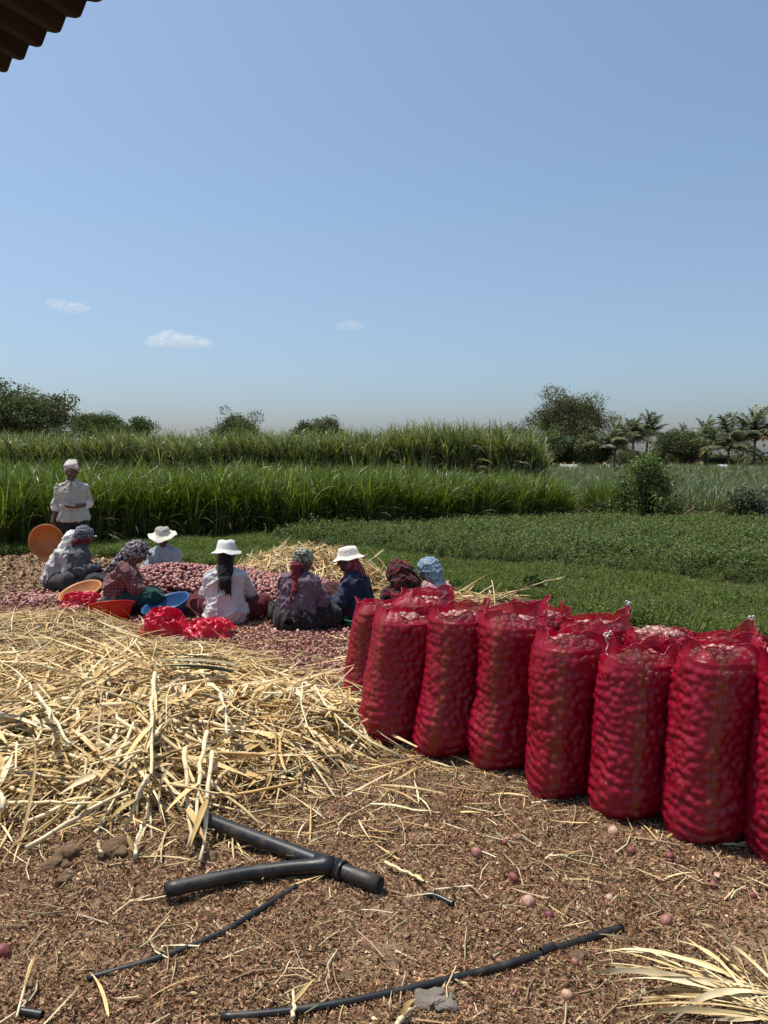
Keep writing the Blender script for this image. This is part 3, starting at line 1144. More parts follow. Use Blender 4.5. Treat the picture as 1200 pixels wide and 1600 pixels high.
def box(c, s, M=None):
    c, s = np.asarray(c, float), np.asarray(s, float) / 2
    V = np.array([(x, y, z) for x in (-1, 1) for y in (-1, 1) for z in (-1, 1)]) * s
    if M is not None:
        V = V @ M.T
    F = np.array([(0, 1, 3, 2), (4, 6, 7, 5), (0, 4, 5, 1), (2, 3, 7, 6), (0, 2, 6, 4), (1, 5, 7, 3)])
    return V + c, F


SHEET = surf('pale_sheet', (.62, .63, .64), (.5, .5, .5), 2, .6, .3, 0)
WALLM = surf('shed_wall', (.34, .29, .24), (.26, .22, .18), 2, .9, .1, 0)
for px, w_, lab in ((893, 2.2, 'small shed with a pale tin roof below the tall domed tree'), (961, 1.3, 'tiny pale roofed shed at the foot of the leftmost palm'), (1136, 1.2, 'tiny pale shed under the right hand palms')):
    q = D(px, 731, 92)
    root = empty('shed', (q[0], 92, 0), .2)
    tag(root, lab, 'shed')
    mb = MB(); mb.add(*box((0, 0, .35), (w_ * .9, 1.6, .72))); mb.build('wall', WALLM, root, False)
    M = Matrix.Rotation(.25, 3, 'X')
    mb = MB(); mb.add(*box((0, 0, .86), (w_, 2.1, .06), np.array(M))); mb.build('roof', SHEET, root, False)

# ================================================================== CLOUDS
def cloud(px, py, w_px, h_px, label, dens, lumps):
    dist = 6000
    c_ = D(px, py, dist)
    k_ = dist / FPX
    V, F = sdf_mesh([ell((a_ * w_px * .5, 0, b_ * h_px * .5), (r_ * h_px * 1.5, r_ * h_px, r_ * h_px * .8)) for a_, b_, r_ in lumps], max(1.0, h_px / 14), 6)
    mb = MB(); mb.add(V * k_, F)
    m, nt, out = new_mat('cloud_vapour')
    v = node(nt, 'ShaderNodeVolumePrincipled')
    v.inputs['Color'].default_value = (1, 1, 1, 1)
    v.inputs['Anisotropy'].default_value = .2
    nz = ramp(nt, noise_tex(nt, 3.2 / (h_px * k_), 6, .68), [(.44, (0, 0, 0)), (.68, (1, 1, 1))])
    mt = node(nt, 'ShaderNodeMath', operation='MULTIPLY')
    nt.links.new(nz, mt.inputs[0]); mt.inputs[1].default_value = dens
    nt.links.new(mt.outputs[0], v.inputs['Density'])
    nt.links.new(v.outputs[0], out.inputs['Volume'])
    o = mb.build('cloud', m)
    o.location = c_
    tag(o, label, 'cloud', kind='thing')


cloud(272, 532, 106, 24, 'largest small white cloud low in the sky over the sugarcane', .015, [(-.55, -.15, .42), (-.15, .2, .6), (.15, -.05, .5), (.5, -.15, .45), (.85, -.25, .34)])
cloud(108, 479, 62, 18, 'small wispy cloud at the upper left of the sky', .012, [(-.75, .6, .38), (-.35, .1, .42), (.1, -.15, .5), (.6, -.25, .4)])
cloud(546, 509, 48, 13, 'faint small cloud in the middle of the sky', .012, [(-.5, -.2, .4), (.1, .1, .6), (.5, 0, .45)])

# ================================================================== ROOF CORNER (upper left, seen from below)
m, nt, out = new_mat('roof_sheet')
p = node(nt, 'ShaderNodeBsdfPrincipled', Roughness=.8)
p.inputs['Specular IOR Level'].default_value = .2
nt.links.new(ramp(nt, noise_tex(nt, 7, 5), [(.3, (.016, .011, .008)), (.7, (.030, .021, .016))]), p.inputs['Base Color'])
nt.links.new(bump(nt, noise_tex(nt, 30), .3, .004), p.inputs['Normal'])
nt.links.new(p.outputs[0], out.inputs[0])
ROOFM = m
EZ = 2.35
e0, e1 = G(-5, 130, EZ), G(178, -6, EZ)
ed = (e1 - e0); ed[2] = 0
pitch_ = np.linalg.norm(ed) / 6.2           # five waves between the two frame edges
ed /= np.linalg.norm(ed)
bk = np.array((ed[1], -ed[0], 0))            # away from the edge, over the camera's left shoulder
if bk @ np.array((-.6, -.8, 0)) < 0:
    bk = -bk
bk3 = bk + np.array((0, 0, .16))
nw, per_w = 30, 10
root = empty('corrugated_roof', e0 - ed * pitch_ * 14)
tag(root, 'dark corner of a corrugated roof with a wavy edge against the sky', 'roof')
for s_ in range(3):
    mb = MB()
    us = np.linspace(0, 10.4, 105)
    w_ = us % 1.0
    prof = np.where(w_ < .72, np.sin(w_ / .72 * np.pi / 2) ** 1.2, 1 - (w_ - .72) / .28) * .017
    L2 = np.linspace(0, 2.7, 8)
    off = (s_ * 10 * pitch_)
    # the sheet's end steps forward and back a little along each wave, as worn sheet ends do
    X = ed[None, None] * (us * pitch_ + off)[:, None, None] + bk3[None, None] * L2[None, :, None] + np.array((0, 0, 1.0)) * ((.018 - prof) + .006 * s_)[:, None, None]
    nU, nL = X.shape[:2]
    lo_v = X.reshape(-1, 3)
    V = np.concatenate((lo_v, lo_v + np.array((0, 0, .006))))
    a = (np.arange(nU - 1)[:, None] * nL + np.arange(nL - 1)[None]).reshape(-1)
    F = np.stack((a, a + nL, a + nL + 1, a + 1), -1)
    k_ = nU * nL
    rim = np.arange(nU - 1) * nL
    side = np.arange(nL - 1)
    F = np.concatenate((F, F[:, ::-1] + k_, np.stack((rim, rim + k_, rim + nL + k_, rim + nL), -1), np.stack((side, side + 1, side + 1 + k_, side + k_), -1)))
    mb.add(V, F)
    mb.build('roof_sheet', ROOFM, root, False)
mb = MB()
for l_ in (.9, 1.75, 2.6):
    V, F = tube([ed * (-.1) + bk3 * l_ + (0, 0, -.055), ed * pitch_ * 30 + bk3 * l_ + (0, 0, -.055)], .045, 4)
    mb.add(V, F)
mb.build('purlin', WOOD, root)
for t_ in (.0, 1.0):
    for l_ in (1.75, 2.6):
        b0 = ed * pitch_ * 30 * t_ * .45 + bk3 * l_
        V, F = tube([b0 + (0, 0, -EZ - .3), b0 + (0, 0, -.09)], .05, 6)
        mb = MB(); mb.add(V, F); mb.build('post', WOOD, root)

# ================================================================== ONION SACKS
def onion_mat(name, gain=1.0):
    m, nt, out = new_mat(name)
    p = node(nt, 'ShaderNodeBsdfPrincipled', Roughness=.38)
    p.inputs['Specular IOR Level'].default_value = .45
    a = node(nt, 'ShaderNodeAttribute', attribute_name='col')
    n_ = ramp(nt, noise_tex(nt, 70, 3), [(.3, (.72 * gain, .66 * gain, .66 * gain)), (.7, (1.1 * gain, 1.1 * gain, 1.08 * gain))])
    mp = node(nt, 'ShaderNodeMapping')
    mp.inputs['Scale'].default_value = (1, 1, .12)
    nt.links.new(coords(nt), mp.inputs[0])
    st_ = ramp(nt, noise_tex(nt, 9 if gain == 1.0 else 5, 4, .7, mp.outputs[0]), [(.35, (.62, .55, .52)), (.5, (1, 1, 1)), (.68, (1.25, 1.3, 1.2))])
    c_ = mixc(nt, 1.0, a.outputs[0], n_, 'MULTIPLY')
    if gain != 1.0:
        c_ = mixc(nt, 1.0, c_, st_, 'MULTIPLY')
        nt.links.new(bump(nt, noise_tex(nt, 5, 4, .7, mp.outputs[0]), .25, .012), p.inputs['Normal'])
        p.inputs['Roughness'].default_value = .5
    nt.links.new(c_, p.inputs['Base Color'])
    nt.links.new(p.outputs[0], out.inputs[0])
    return m


ONION = onion_mat('onion_skin')
CLOTHLIKE = surf('onion_heap_bed', (1, 1, 1), (.7, .7, .7), 30, .95, .05, .4, 60, .01, attr=True)
PAL_ON = [(.31, .122, .102), (.24, .074, .070), (.39, .185, .150), (.165, .044, .048), (.48, .30, .225)]
PAL_ON_W = (.33, .26, .22, .12, .07)


def net_mat(name, opac, red):
    m, nt, out = new_mat(name)
    d = nt.nodes.new('ShaderNodeBsdfPrincipled')
    d.inputs['Base Color'].default_value = (*red, 1)
    d.inputs['Roughness'].default_value = .30
    d.inputs['Specular IOR Level'].default_value = .75
    t = nt.nodes.new('ShaderNodeBsdfTranslucent')
    t.inputs[0].default_value = (red[0] * 1.1, red[1], red[2], 1)
    mx = node(nt, 'ShaderNodeMixShader', Fac=.34)
    nt.links.new(d.outputs[0], mx.inputs[1]); nt.links.new(t.outputs[0], mx.inputs[2])
    tr = nt.nodes.new('ShaderNodeBsdfTransparent')
    tr.inputs[0].default_value = (1, 1, 1, 1)
    oc = coords(nt)
    nt.links.new(bump(nt, noise_tex(nt, 90, 4, .6, oc), .45, .006), d.inputs['Normal'])
    # the weave opens and closes a little: the share of thread varies
    f = ramp(nt, noise_tex(nt, 16, 4, .6, oc), [(.3, (opac - .09,) * 3), (.7, (opac + .08,) * 3)])
    m2 = nt.nodes.new('ShaderNodeMixShader')
    nt.links.new(f, m2.inputs[0])
    nt.links.new(tr.outputs[0], m2.inputs[1]); nt.links.new(mx.outputs[0], m2.inputs[2])
    nt.links.new(m2.outputs[0], out.inputs[0])
    return m


NET = net_mat('red_net', .82, (.40, .0025, .030))
BAND = net_mat('olive_band', .62, (.42, .20, .055))
THREAD = surf('white_thread', (.75, .74, .72), (.6, .58, .56), 30, .8, .2, .3, 80, .002)


def sack(name_label, cx, cy, hh, a=.20, b=.145, rz=0.0, lean=(0, 0), collar=.07, peaks=(.05, .03), bands=(-2.05,), seed=1, knot=None, fill=.955, droop=0.0, mouth=.14):
    rs = np.random.default_rng(seed)
    z0 = float(gz(cx, cy)) - .004
    root = empty('onion_sack', (cx, cy, z0), rz)
    tag(root, name_label, 'sack', 'red net sacks filled with onions')
    cr, sr = math.cos(rz), math.sin(rz)
    lx, ly = lean[0] * cr + lean[1] * sr, -lean[0] * sr + lean[1] * cr      # lean is given in world directions
    hf = hh * fill

    def prof(th, z, inset):
        t = z / hh
        z01 = np.clip(z / .15, 0, 1)
        sA = .84 + .16 * np.sqrt(1 - (1 - z01) ** 2) + .04 * np.exp(-((t - .20) / .13) ** 2) + .05 * np.sin(t * 5 + seed) - .02 * np.clip((t - .75) / .25, 0, 1)
        sB = .50 + .50 * np.sqrt(1 - (1 - z01) ** 2) + .08 * np.exp(-((t - .20) / .13) ** 2) + .05 * np.sin(t * 4 + seed * 2) - .04 * np.clip((t - .75) / .25, 0, 1) ** 2
        n_ = 2.7
        c_, s_ = np.cos(th), np.sin(th)
        rr = (np.abs(c_) ** n_ + np.abs(s_) ** n_) ** (-1 / n_)
        P3 = np.stack((c_ * 1.2 + 0 * z, s_ * 1.2 + 0 * z, z * 5 + 0 * th), -1)
        bulge = 1 + .075 * vnoise(P3, 1.0, seed) + .03 * vnoise(P3, 2.7, seed + 3)
        x = (a * sA * bulge - inset) * rr * c_
        y = (b * sB * bulge - inset) * rr * s_
        sag = .018 * np.sin(t * 3.1 + seed)
        return np.stack((x + lx * z + sag, y + ly * z, z + 0 * th), -1)

    # onions against the net: rows of a jittered lattice
    ro = .0215
    per = math.pi * (1.5 * (a + b) - math.sqrt(a * b)) * 1.05
    rows_ = int(hf / .0355)
    th_, z_ = [], []
    for i in range(rows_):
        k_ = int(per / .041)
        th_.append((np.arange(k_) + .5 * (i % 2) + rs.normal(0, .20, k_)) * 6.2832 / k_)
        z_.append(.022 + i * (hf - .03) / rows_ + rs.normal(0, .008, k_))
    th_, z_ = np.concatenate(th_), np.clip(np.concatenate(z_), .020, hf)
    r_ = ro * rs.uniform(.82, 1.16, len(th_))
    PO = prof(th_, z_, r_ + .002)
    # the filled top, slightly heaped
    kt = 150
    rad_ = np.sqrt(rs.random(kt)) * .86
    tt = rs.uniform(0, 6.283, kt)
    top = prof(tt, np.full(kt, hf), .02)
    ctr = np.array((lx * hf, ly * hf, hf))
    top = ctr + (top - ctr) * rad_[:, None] * np.array((1, 1 - mouth * .35, 1))
    top[:, 2] = hf - .030 + .045 * (1 - rad_ ** 2) + rs.uniform(-.012, .012, kt) - droop * np.clip(np.cos(tt), 0, 1) * rad_
    PO = np.concatenate((PO, top))
    r2 = np.concatenate((r_, ro * rs.uniform(.85, 1.15, kt)))
    V, F, pv = many_balls(PO, r2, 8, 6)
    mb = MB()
    mb.add(V, F, rep(mixcols(len(PO), PAL_ON, PAL_ON_W, .16), pv))
    # dark core so that no light leaks through the pack
    V, F = tube([(lx * .05, ly * .05, .03), (lx * hf * .5, ly * hf * .5, hf * .5), (lx * hf, ly * hf, hf - .03)], [b * .55, b * .72, b * .66], 10)
    mb.add(V, F, (.05, .015, .018))
    tag(mb.build('onions', ONION, root), kind='stuff')

    # net hugging the onions, then the free collar above them
    nt_, nzb, nzc = 128, 92, 14
    th = np.arange(nt_) * 2 * np.pi / nt_
    zb = np.concatenate((np.linspace(.0, .06, 10)[:-1], np.linspace(.06, hf, nzb - 9)))
    TH, Z = np.meshgrid(th, zb, indexing='xy')
    base = prof(TH, Z, 0.0)
    flat = base.reshape(-1, 3)
    d2 = np.full(len(flat), 9.0)
    for s0 in range(0, len(flat), 3000):
        q = flat[s0:s0 + 3000]
        dd = ((q[:, None] - PO[None, :len(th_)]) ** 2).sum(-1)
        j = dd.argmin(1)
        dl = np.sqrt(dd[np.arange(len(q)), j]) - r2[j]
        d2[s0:s0 + 3000] = dl
    ins = np.clip(d2 - .002, 0, .0085).reshape(TH.shape)
    wr = (.5 + .5 * np.sin((Z + .018 * vnoise(np.stack((np.cos(TH) * 2, np.sin(TH) * 2, Z * 3), -1), 1.3, seed + 9) + .05 * np.cos(TH + 2.2)) * 6.2832 / .052)) ** 2
    low = (sstep(.45, .14, Z / hh) * .75 + .40 * sstep(-.2, .5, vnoise(np.stack((np.cos(TH), np.sin(TH), Z * 4), -1), 1.0, seed + 4)))
    rough_ = .0022 * vnoise(np.stack((TH * 9, Z * 130, 0 * Z), -1), .35, seed + 2)
    S = prof(TH, Z, ins * (1 - .35 * low) + .0095 * wr * low - .0035 - rough_ - .006 * sstep(.16, .02, Z))
    # bottom edge curls in
    S[0] = np.array((lx * 0, 0, .001)) + (S[0] - np.array((0, 0, 0))) * np.array((.90, .86, 0))
    rows2 = [S[i] for i in range(len(zb))]
    cph = np.cos(th)
    ztop = hh + collar * (.50 + .7 * vnoise(np.stack((np.cos(th) * 1.5, np.sin(th) * 1.5, 0 * th), -1), 1.2, seed + 7) + .35 * vnoise(np.stack((np.cos(th) * 4, np.sin(th) * 4, 0 * th), -1), 1.2, seed + 8)) + peaks[0] * np.clip(-cph, 0, 1) ** 5 + peaks[1] * np.clip(cph, 0, 1) ** 5
    edge_r = prof(th, np.full(nt_, hf), 0.0065)
    for i in range(1, nzc + 1):
        t = i / nzc
        zz = hf + (ztop - hf) * t
        c_ = np.array((lx * hf, ly * hf, 0))
        ctrz = np.stack((lx * zz, ly * zz, zz), -1)
        pin = np.array((1 - .05 * math.sin(t * 2.6) + .03 * t, 1 - mouth * t ** .8, 0))[None]
        e_ = (edge_r - np.array((lx * hf, ly * hf, hf)))
        wv = 1 + t * (.10 * vnoise(np.stack((np.cos(th) * 3, np.sin(th) * 3, zz * 6), -1), 1.0, seed + 11) + .035 * np.sin(th * 17 + 3 * np.sin(th * 2 + seed)) * np.abs(np.cos(th)) + .05 * vnoise(np.stack((np.cos(th) * 9, np.sin(th) * 9, zz * 5), -1), 1.0, seed + 12))
        slump = t ** 1.5 * .30 * np.clip(vnoise(np.stack((np.cos(th) * 1.3, np.sin(th) * 1.3, 0 * th), -1), 1.3, seed + 17) + .1, 0, 1)
        q = ctrz + e_ * pin * (wv - slump)[:, None]
        rows2.append(q)
    A = np.array(rows2)
    nr_ = len(A)
    V = A.reshape(-1, 3)
    i = np.arange(nr_ - 1)[:, None] * nt_
    j = np.arange(nt_)[None]
    F = np.stack((i + j, i + (j + 1) % nt_, i + nt_ + (j + 1) % nt_, i + nt_ + j), -1).reshape(-1, 4)
    V = np.concatenate((V, [(0, 0, .001)]))
    jj = np.arange(nt_)
    mb = MB(); mb.add(V, [F, np.stack((np.full(nt_, len(V) - 1), (jj + 1) % nt_, jj), -1)])
    bag_ = mb.build('net_bag', NET, root)
    # hemmed rim
    rim = np.concatenate((A[-1], A[-1][:1]))
    mb = MB(); V, F = tube(rim, .0035, 5, False); mb.add(V, F); mb.build('rim_hem', NET, bag_)
    # woven bands of coloured thread
    for bd in bands:
        jc = int(round((bd % 6.2832) / 6.2832 * nt_))
        mb = MB()
        C0 = A[:, :, :2].mean(1, keepdims=True)
        O = A.copy(); O[:, :, :2] = C0 + (A[:, :, :2] - C0) * 1.010
        for k_ in (-2, -1, 0, 1, 2):
            j0, j1 = (jc + k_) % nt_, (jc + k_ + 1) % nt_
            l_ = O[1:nr_ - nzc // 3, j0] * .72 + O[1:nr_ - nzc // 3, j1] * .28
            g_ = O[1:nr_ - nzc // 3, j0] * .45 + O[1:nr_ - nzc // 3, j1] * .55
            V = np.stack((l_, g_), 1).reshape(-1, 3)
            ii = np.arange(len(l_) - 1) * 2
            mb.add(V, np.stack((ii, ii + 1, ii + 3, ii + 2), -1))
        mb.build('woven_band', BAND, bag_)
    if knot:
        jk = int(round((knot[0] % 6.2832) / 6.2832 * nt_))
        L_ = knot[1]
        pts = [A[-1, jk] * np.array((1.03, 1.03, 1)) + np.array((0, 0, .006))]
        for q in range(9):
            pts.append(pts[0] + np.array((rs.normal(0, .006), rs.normal(0, .006), -L_ * (q + 1) / 9)) + (pts[0] - np.array((lx * hf, ly * hf, pts[0][2]))) * .03)
        mb = MB()
        V, F = tube(pts, .0032, 5); mb.add(V, F)
        for q in range(3):
            cc_ = pts[0] + rs.normal(0, .007, 3)
            lp = [cc_ + .009 * np.array((math.cos(u) , rs.normal(0, .3), math.sin(u))) for u in np.linspace(0, 5.5, 8)]
            V, F = tube(lp, .0028, 5); mb.add(V, F)
        mb.build('tie_string', THREAD, bag_)
    return root


def front_sack(x0, x1, ybot, ytop, label, **kw):
    """x0..x1, ybot: foot of the sack in the photograph; ytop: where its filled shoulder stands"""
    f = G((x0 + x1) / 2, ybot)
    b_ = kw.pop('b', .15)
    cy = f[1] + b_ * .55
    cx = ((x0 + x1) / 2 - 600) / FPX * (cy + .06)
    a_ = kw.pop('a', None) or (x1 - x0) / FPX * (cy - .02) / 2 * 1.05
    kw['lean'] = (kw['lean'][0] + .025, kw['lean'][1])
    kw['peaks'] = tuple(.75 * q for q in kw['peaks'])
    d = ray(600, ytop)
    hh = H + d[2] / d[1] * (cy - .03)
    return sack(label, cx, cy, hh, a=a_, b=b_, **kw)


LEFT, MIDL, MIDR = -2.25, -1.95, -1.7
front_sack(541, 628, 1098, 950, 'shortest red net onion sack, at the far left end of the front row', rz=.12, lean=(.04, .02), collar=.045, peaks=(.03, .02), bands=(-2.35,), seed=11)
front_sack(563, 662, 1164, 962, 'red net onion sack with a pinched peak, second from the left in front', rz=.26, lean=(.055, .02), collar=.04, peaks=(.08, .03), bands=(-2.6,), seed=12)
front_sack(645, 745, 1186, 962, 'red net onion sack open on pale onions, third from the left in front', rz=.30, lean=(.09, .02), collar=.05, peaks=(.03, .05), bands=(-2.3,), seed=13, fill=.955)
front_sack(730, 835, 1208, 972, 'red net onion sack leaning right, fourth from the left in front', rz=.33, lean=(.09, .03), collar=.05, peaks=(.03, .06), bands=(-2.45,), seed=14)
front_sack(826, 930, 1250, 998, 'red net onion sack whose round open mouth shows a dark hollow, fifth in front', rz=.33, lean=(.045, .03), collar=.055, peaks=(.05, .07), bands=(-2.3,), seed=15, fill=.955)
front_sack(929, 1043, 1286, 1032, 'red net onion sack with a white string hanging from its upper left corner', rz=.33, lean=(.04, .03), collar=.075, peaks=(.04, .03), bands=(-2.0,), seed=16, knot=(3.15, .13), fill=.955)
front_sack(1046, 1180, 1320, 1022, 'broad red net onion sack with a low frilled top, nearest wholly visible one', rz=.33, lean=(.02, .03), collar=.045, peaks=(.02, .03), bands=(-2.15,), seed=17, fill=.955)
front_sack(1181, 1310, 1352, 1040, 'red net onion sack cut by the right edge, white knot at its corner', rz=.33, lean=(.0, .03), collar=.05, peaks=(.05, .03), bands=(-2.1,), seed=18, knot=(3.1, .03))


def rear_sack(x0, x1, ytop, dist, label, **kw):
    q = D((x0 + x1) / 2, ytop, dist)
    a_ = (x1 - x0) / FPX * dist / 2 * 1.0
    return sack(label, q[0] - kw.get('lean', (0, 0))[0] * q[2], dist, q[2], a=a_, **kw)


rear_sack(616, 714, 932, 5.0, 'red net onion sack behind the peaked one, its raised mouth draped high', rz=.1, lean=(.0, .0), collar=.06, peaks=(.03, .02), bands=(-2.0,), seed=21, fill=.955)
rear_sack(802, 892, 955, 4.62, 'back row onion sack with a squared upright red collar, behind the leaning one', rz=.15, lean=(.03, .0), collar=.07, peaks=(.03, .03), bands=(-2.0,), seed=22, fill=.955)
rear_sack(872, 984, 968, 4.25, 'back row onion sack filled to the brim, white stub at its right corner', rz=.15, lean=(.02, .0), collar=.035, peaks=(.02, .06), bands=(-2.0,), seed=23, knot=(.05, .025), fill=.955)
rear_sack(972, 1082, 988, 4.05, 'red net onion sack in the back row heaped with loose onions above its low rim', rz=.15, lean=(.0, .0), collar=.02, peaks=(.03, .02), bands=(-2.4,), seed=24, fill=1.0)
rear_sack(1074, 1182, 996, 3.92, 'back row onion sack whose slanting red rim rises to a white tip at right', rz=.15, lean=(.0, .0), collar=.02, peaks=(.0, .085), bands=(-2.4,), seed=25, knot=(.1, .02), fill=.955)
rear_sack(1184, 1290, 1018, 3.72, 'red net onion sack in the back row peeping in at the right edge', rz=.15, collar=.03, peaks=(.06, .03), bands=(-2.4,), seed=26, fill=.955)

# ================================================================== ONION HEAP
HC = np.array((-1.72, 8.75))


def heap_h(x, y):
    x, y = np.asarray(x, float), np.asarray(y, float)
    def bumpf(cx, cy, rx, ry, h):
        q = ((x - cx) / rx) ** 2 + ((y - cy) / ry) ** 2
        return h * np.clip(1 - q, 0, 1) ** .75
    h = np.maximum.reduce([bumpf(-2.42, 8.80, .85, .85, .40), bumpf(-1.85, 8.75, .95, .85, .36), bumpf(-1.10, 8.45, .85, .80, .30), bumpf(-.52, 8.05, .42, .70, .30)])
    h = h + .03 * vnoise(np.stack((x, y, 0 * x), -1), 2.6, 3) * (h > .05)
    return h


P = rng.uniform((-3.4, 7.2), (.1, 9.9), (16000, 2))
hv = heap_h(P[:, 0], P[:, 1])
BAS = np.array([(-2.22, 7.93), (-2.9, 7.9), (-3.68, 9.6)])
free = lambda P: np.min(np.linalg.norm(P[:, None] - BAS[None], axis=2), 1) > .30
k0 = (hv > .015) & free(P)
P, hv = P[k0], hv[k0]
order, cell, kept = np.argsort(-hv), {}, []
for i in order:
    c_ = (int(P[i, 0] / .043), int(P[i, 1] / .043))
    if cell.get(c_, 0) < 1:
        cell[c_] = 1
        kept.append(i)
P, hv = P[kept], hv[kept]
PO = np.c_[P, hv + gz(P[:, 0], P[:, 1]) + rng.uniform(-.008, .012, len(P))]
RO = rng.uniform(.020, .031, len(PO))
vis = np.argsort(PO[:, 1] - PO[:, 2] * 1.2)[:1100]
vis = vis[(PO[vis, 0] > -2.9)]
single = set(vis[rng.permutation(len(vis))[:240]].tolist())
rest = np.array([i for i in range(len(PO)) if i not in single])
V, F, pv = many_balls(PO[rest], RO[rest], 7, 5)
mb = MB(); mb.add(V, F, rep(mixcols(len(rest), PAL_ON, PAL_ON_W, .2), pv))
# what lies beneath the top layer
u_ = np.linspace(-3.4, .1, 70); v_ = np.linspace(7.2, 9.9, 60)
ux, vy = np.meshgrid(u_, v_, indexing='ij')
hz = heap_h(ux, vy)
MV = np.stack((ux, vy, np.where(hz > .01, hz - .03, -.08) + gz(ux, vy)), -1).reshape(-1, 3)
a = (np.arange(69)[:, None] * 60 + np.arange(59)[None]).reshape(-1)
mb.add(MV, np.stack((a, a + 60, a + 61, a + 1), -1), (.10, .035, .034), 1)
tag(mb.build('onion_heap', [ONION, CLOTHLIKE]), 'big heap of small red onions that the workers sit around', 'onion heap', kind='stuff')

ONION1 = onion_mat('papery_onion', .99)
ON_MESH = []
for i in range(8):
    V0, T, Q = ball(12, 9)
    rz_ = np.hypot(V0[:, 0], V0[:, 1])
    V0[:, 2] += np.where((V0[:, 2] > 0) & (rz_ < .45), .25 * (1 - rz_ / .45), 0)
    V0 = V0 * (1 + .05 * vnoise(V0, 1.6, i)[:, None]) * np.array((1 + .06 * (i % 3 - 1), 1, .94))
    mb = MB(); mb.add(V0, [T, Q], mixcols(1, [PAL_ON[i % 5]], None, .1)[0])
    ON_MESH.append(mb.mesh('onion', ONION1))


def one_onion(pos, r, label, group=None, k_=None):
    o = bpy.data.objects.new('onion', ON_MESH[int(rng.integers(0, 8)) if k_ is None else k_])
    COL.objects.link(o)
    o.location = pos
    o.rotation_euler = rng.uniform(0, 6.28, 3)
    o.scale = (r, r, r * rng.uniform(.85, 1.0))
    tag(o, label, 'onion', group)


for i in sorted(single):
    one_onion(PO[i], RO[i], 'small red onion lying on the front slope of the big heap', 'onions on the front slope of the heap')

# a thin spread of onions left of the heap and at its foot
P = np.concatenate((rng.normal((-4.05, 8.85), (.26, .24), (230, 2)), rng.normal((-.55, 7.35), (.30, .26), (200, 2)), rng.normal((-2.3, 7.7), (.25, .12), (150, 2)), rng.normal((-3.3, 8.3), (.2, .3), (60, 2))))
P = P[free(P)]
PO2 = np.c_[P, gz(P[:, 0], P[:, 1]) + heap_h(P[:, 0], P[:, 1]) + .018]
V, F, pv = many_balls(PO2, rng.uniform(.016, .027, len(PO2)), 6, 4)
mb = MB(); mb.add(V, F, rep(mixcols(len(P), PAL_ON, PAL_ON_W, .2), pv))
tag(mb.build('scattered_onions', ONION), 'loose red onions spread thinly round the foot of the heap', 'onions', kind='stuff')

# loose onions near the camera
for px, py, r_, lab, kk in (
        (745, 1341, .026, 'pinkish brown onion in front of the sacks, furthest left of the whole ones', 2),
        (803, 1372, .028, 'dark red onion with torn skin lying on the mulch below the middle sacks', 1),
        (826, 1409, .028, 'pale brown onion on the mulch just below the dark red torn one', 4),
        (985, 1343, .024, 'purple onion on the ground below the sack with the hanging string', 3),
        (1046, 1347, .022, 'small purple onion on the ground near the foot of the broad sack', 3),
        (958, 1316, .026, 'flattened cream coloured onion on the ground in front of the string sack', 4),
        (667, 1299, .020, 'round pale onion on the soil near the straw', 4),
        (1041, 1446, .026, 'pale pink onion beside the dry leaf bundle at lower right', 2),
        (953, 1409, .018, 'small pale onion between the thin pipe end and the sacks', 4),
        (1176, 1402, .020, 'dark onion near the right edge below the last sack', 3),
        (1115, 1388, .020, 'reddish crushed onion below the broad sack', 1),
        (898, 1512, .018, 'small pink onion just below the long thin pipe', 0),
        (790, 1319, .020, 'bright red broken onion below the fourth sack', 1),
        (886, 1552, .022, 'brown onion on the mulch below the long thin pipe near the middle', 4),
        (4, 1483, .030, 'shiny magenta onion cut by the left edge of the picture', 1),
        (638, 1199, .020, 'small dark red onion at the foot of the second sack', 1),
        (1030, 1386, .018, 'half buried red onion between the pipe and the broad sack', 1),
        (858, 1432, .020, 'dark onion lying right of the pale brown onion', 3)):
    q = G(px, py)
    r_ *= .88
    q[2] = gz(q[0], q[1]) + r_ * .55
    one_onion(q, r_, lab, None, kk)

# ================================================================== STRAW HEAPS
STRAWPAL = [(.66, .48, .23), (.74, .58, .32), (.52, .35, .15), (.80, .69, .46), (.36, .24, .11), (.44, .38, .21)]
STRAWW = (.28, .24, .2, .14, .09, .05)


def straw_h(x, y):
    x, y = np.asarray(x, float), np.asarray(y, float)
    def bf(cx, cy, rx, ry, h, e=.9):
        q = ((x - cx) / rx) ** 2 + ((y - cy) / ry) ** 2
        return h * np.clip(1 - q, 0, 1) ** e
    h_ = np.maximum.reduce([bf(-1.38, 4.45, 1.35, 1.08, .18), bf(-2.1, 5.4, 1.5, 1.25, .15), bf(-.55, 4.45, .62, .55, .12), bf(-3.2, 6.7, 1.1, 1.0, .17), bf(-1.95, 3.8, .95, .50, .12)])
    return h_ + (h_ > .03) * sstep(.03, .15, h_) * (.055 * vnoise(np.stack((x, y, 0 * x), -1), 2.4, 15) + .03 * vnoise(np.stack((x, y, 0 * x), -1), 6, 16))


def straw_back(x, y):
    q = ((x + 1.02) / 1.0) ** 2 + ((y - 10.0) / .75) ** 2
    q2 = ((x + .45) / .62) ** 2 + ((y - 9.6) / .5) ** 2
    return np.maximum(.40 * np.clip(1 - q, 0, 1) ** .8, .22 * np.clip(1 - q2, 0, 1))


def gradn(hf, x, y, e=.05):
    gx_ = (hf(x + e, y) - hf(x - e, y)) / (2 * e)
    gy_ = (hf(x, y + e) - hf(x, y - e)) / (2 * e)
    return gx_, gy_


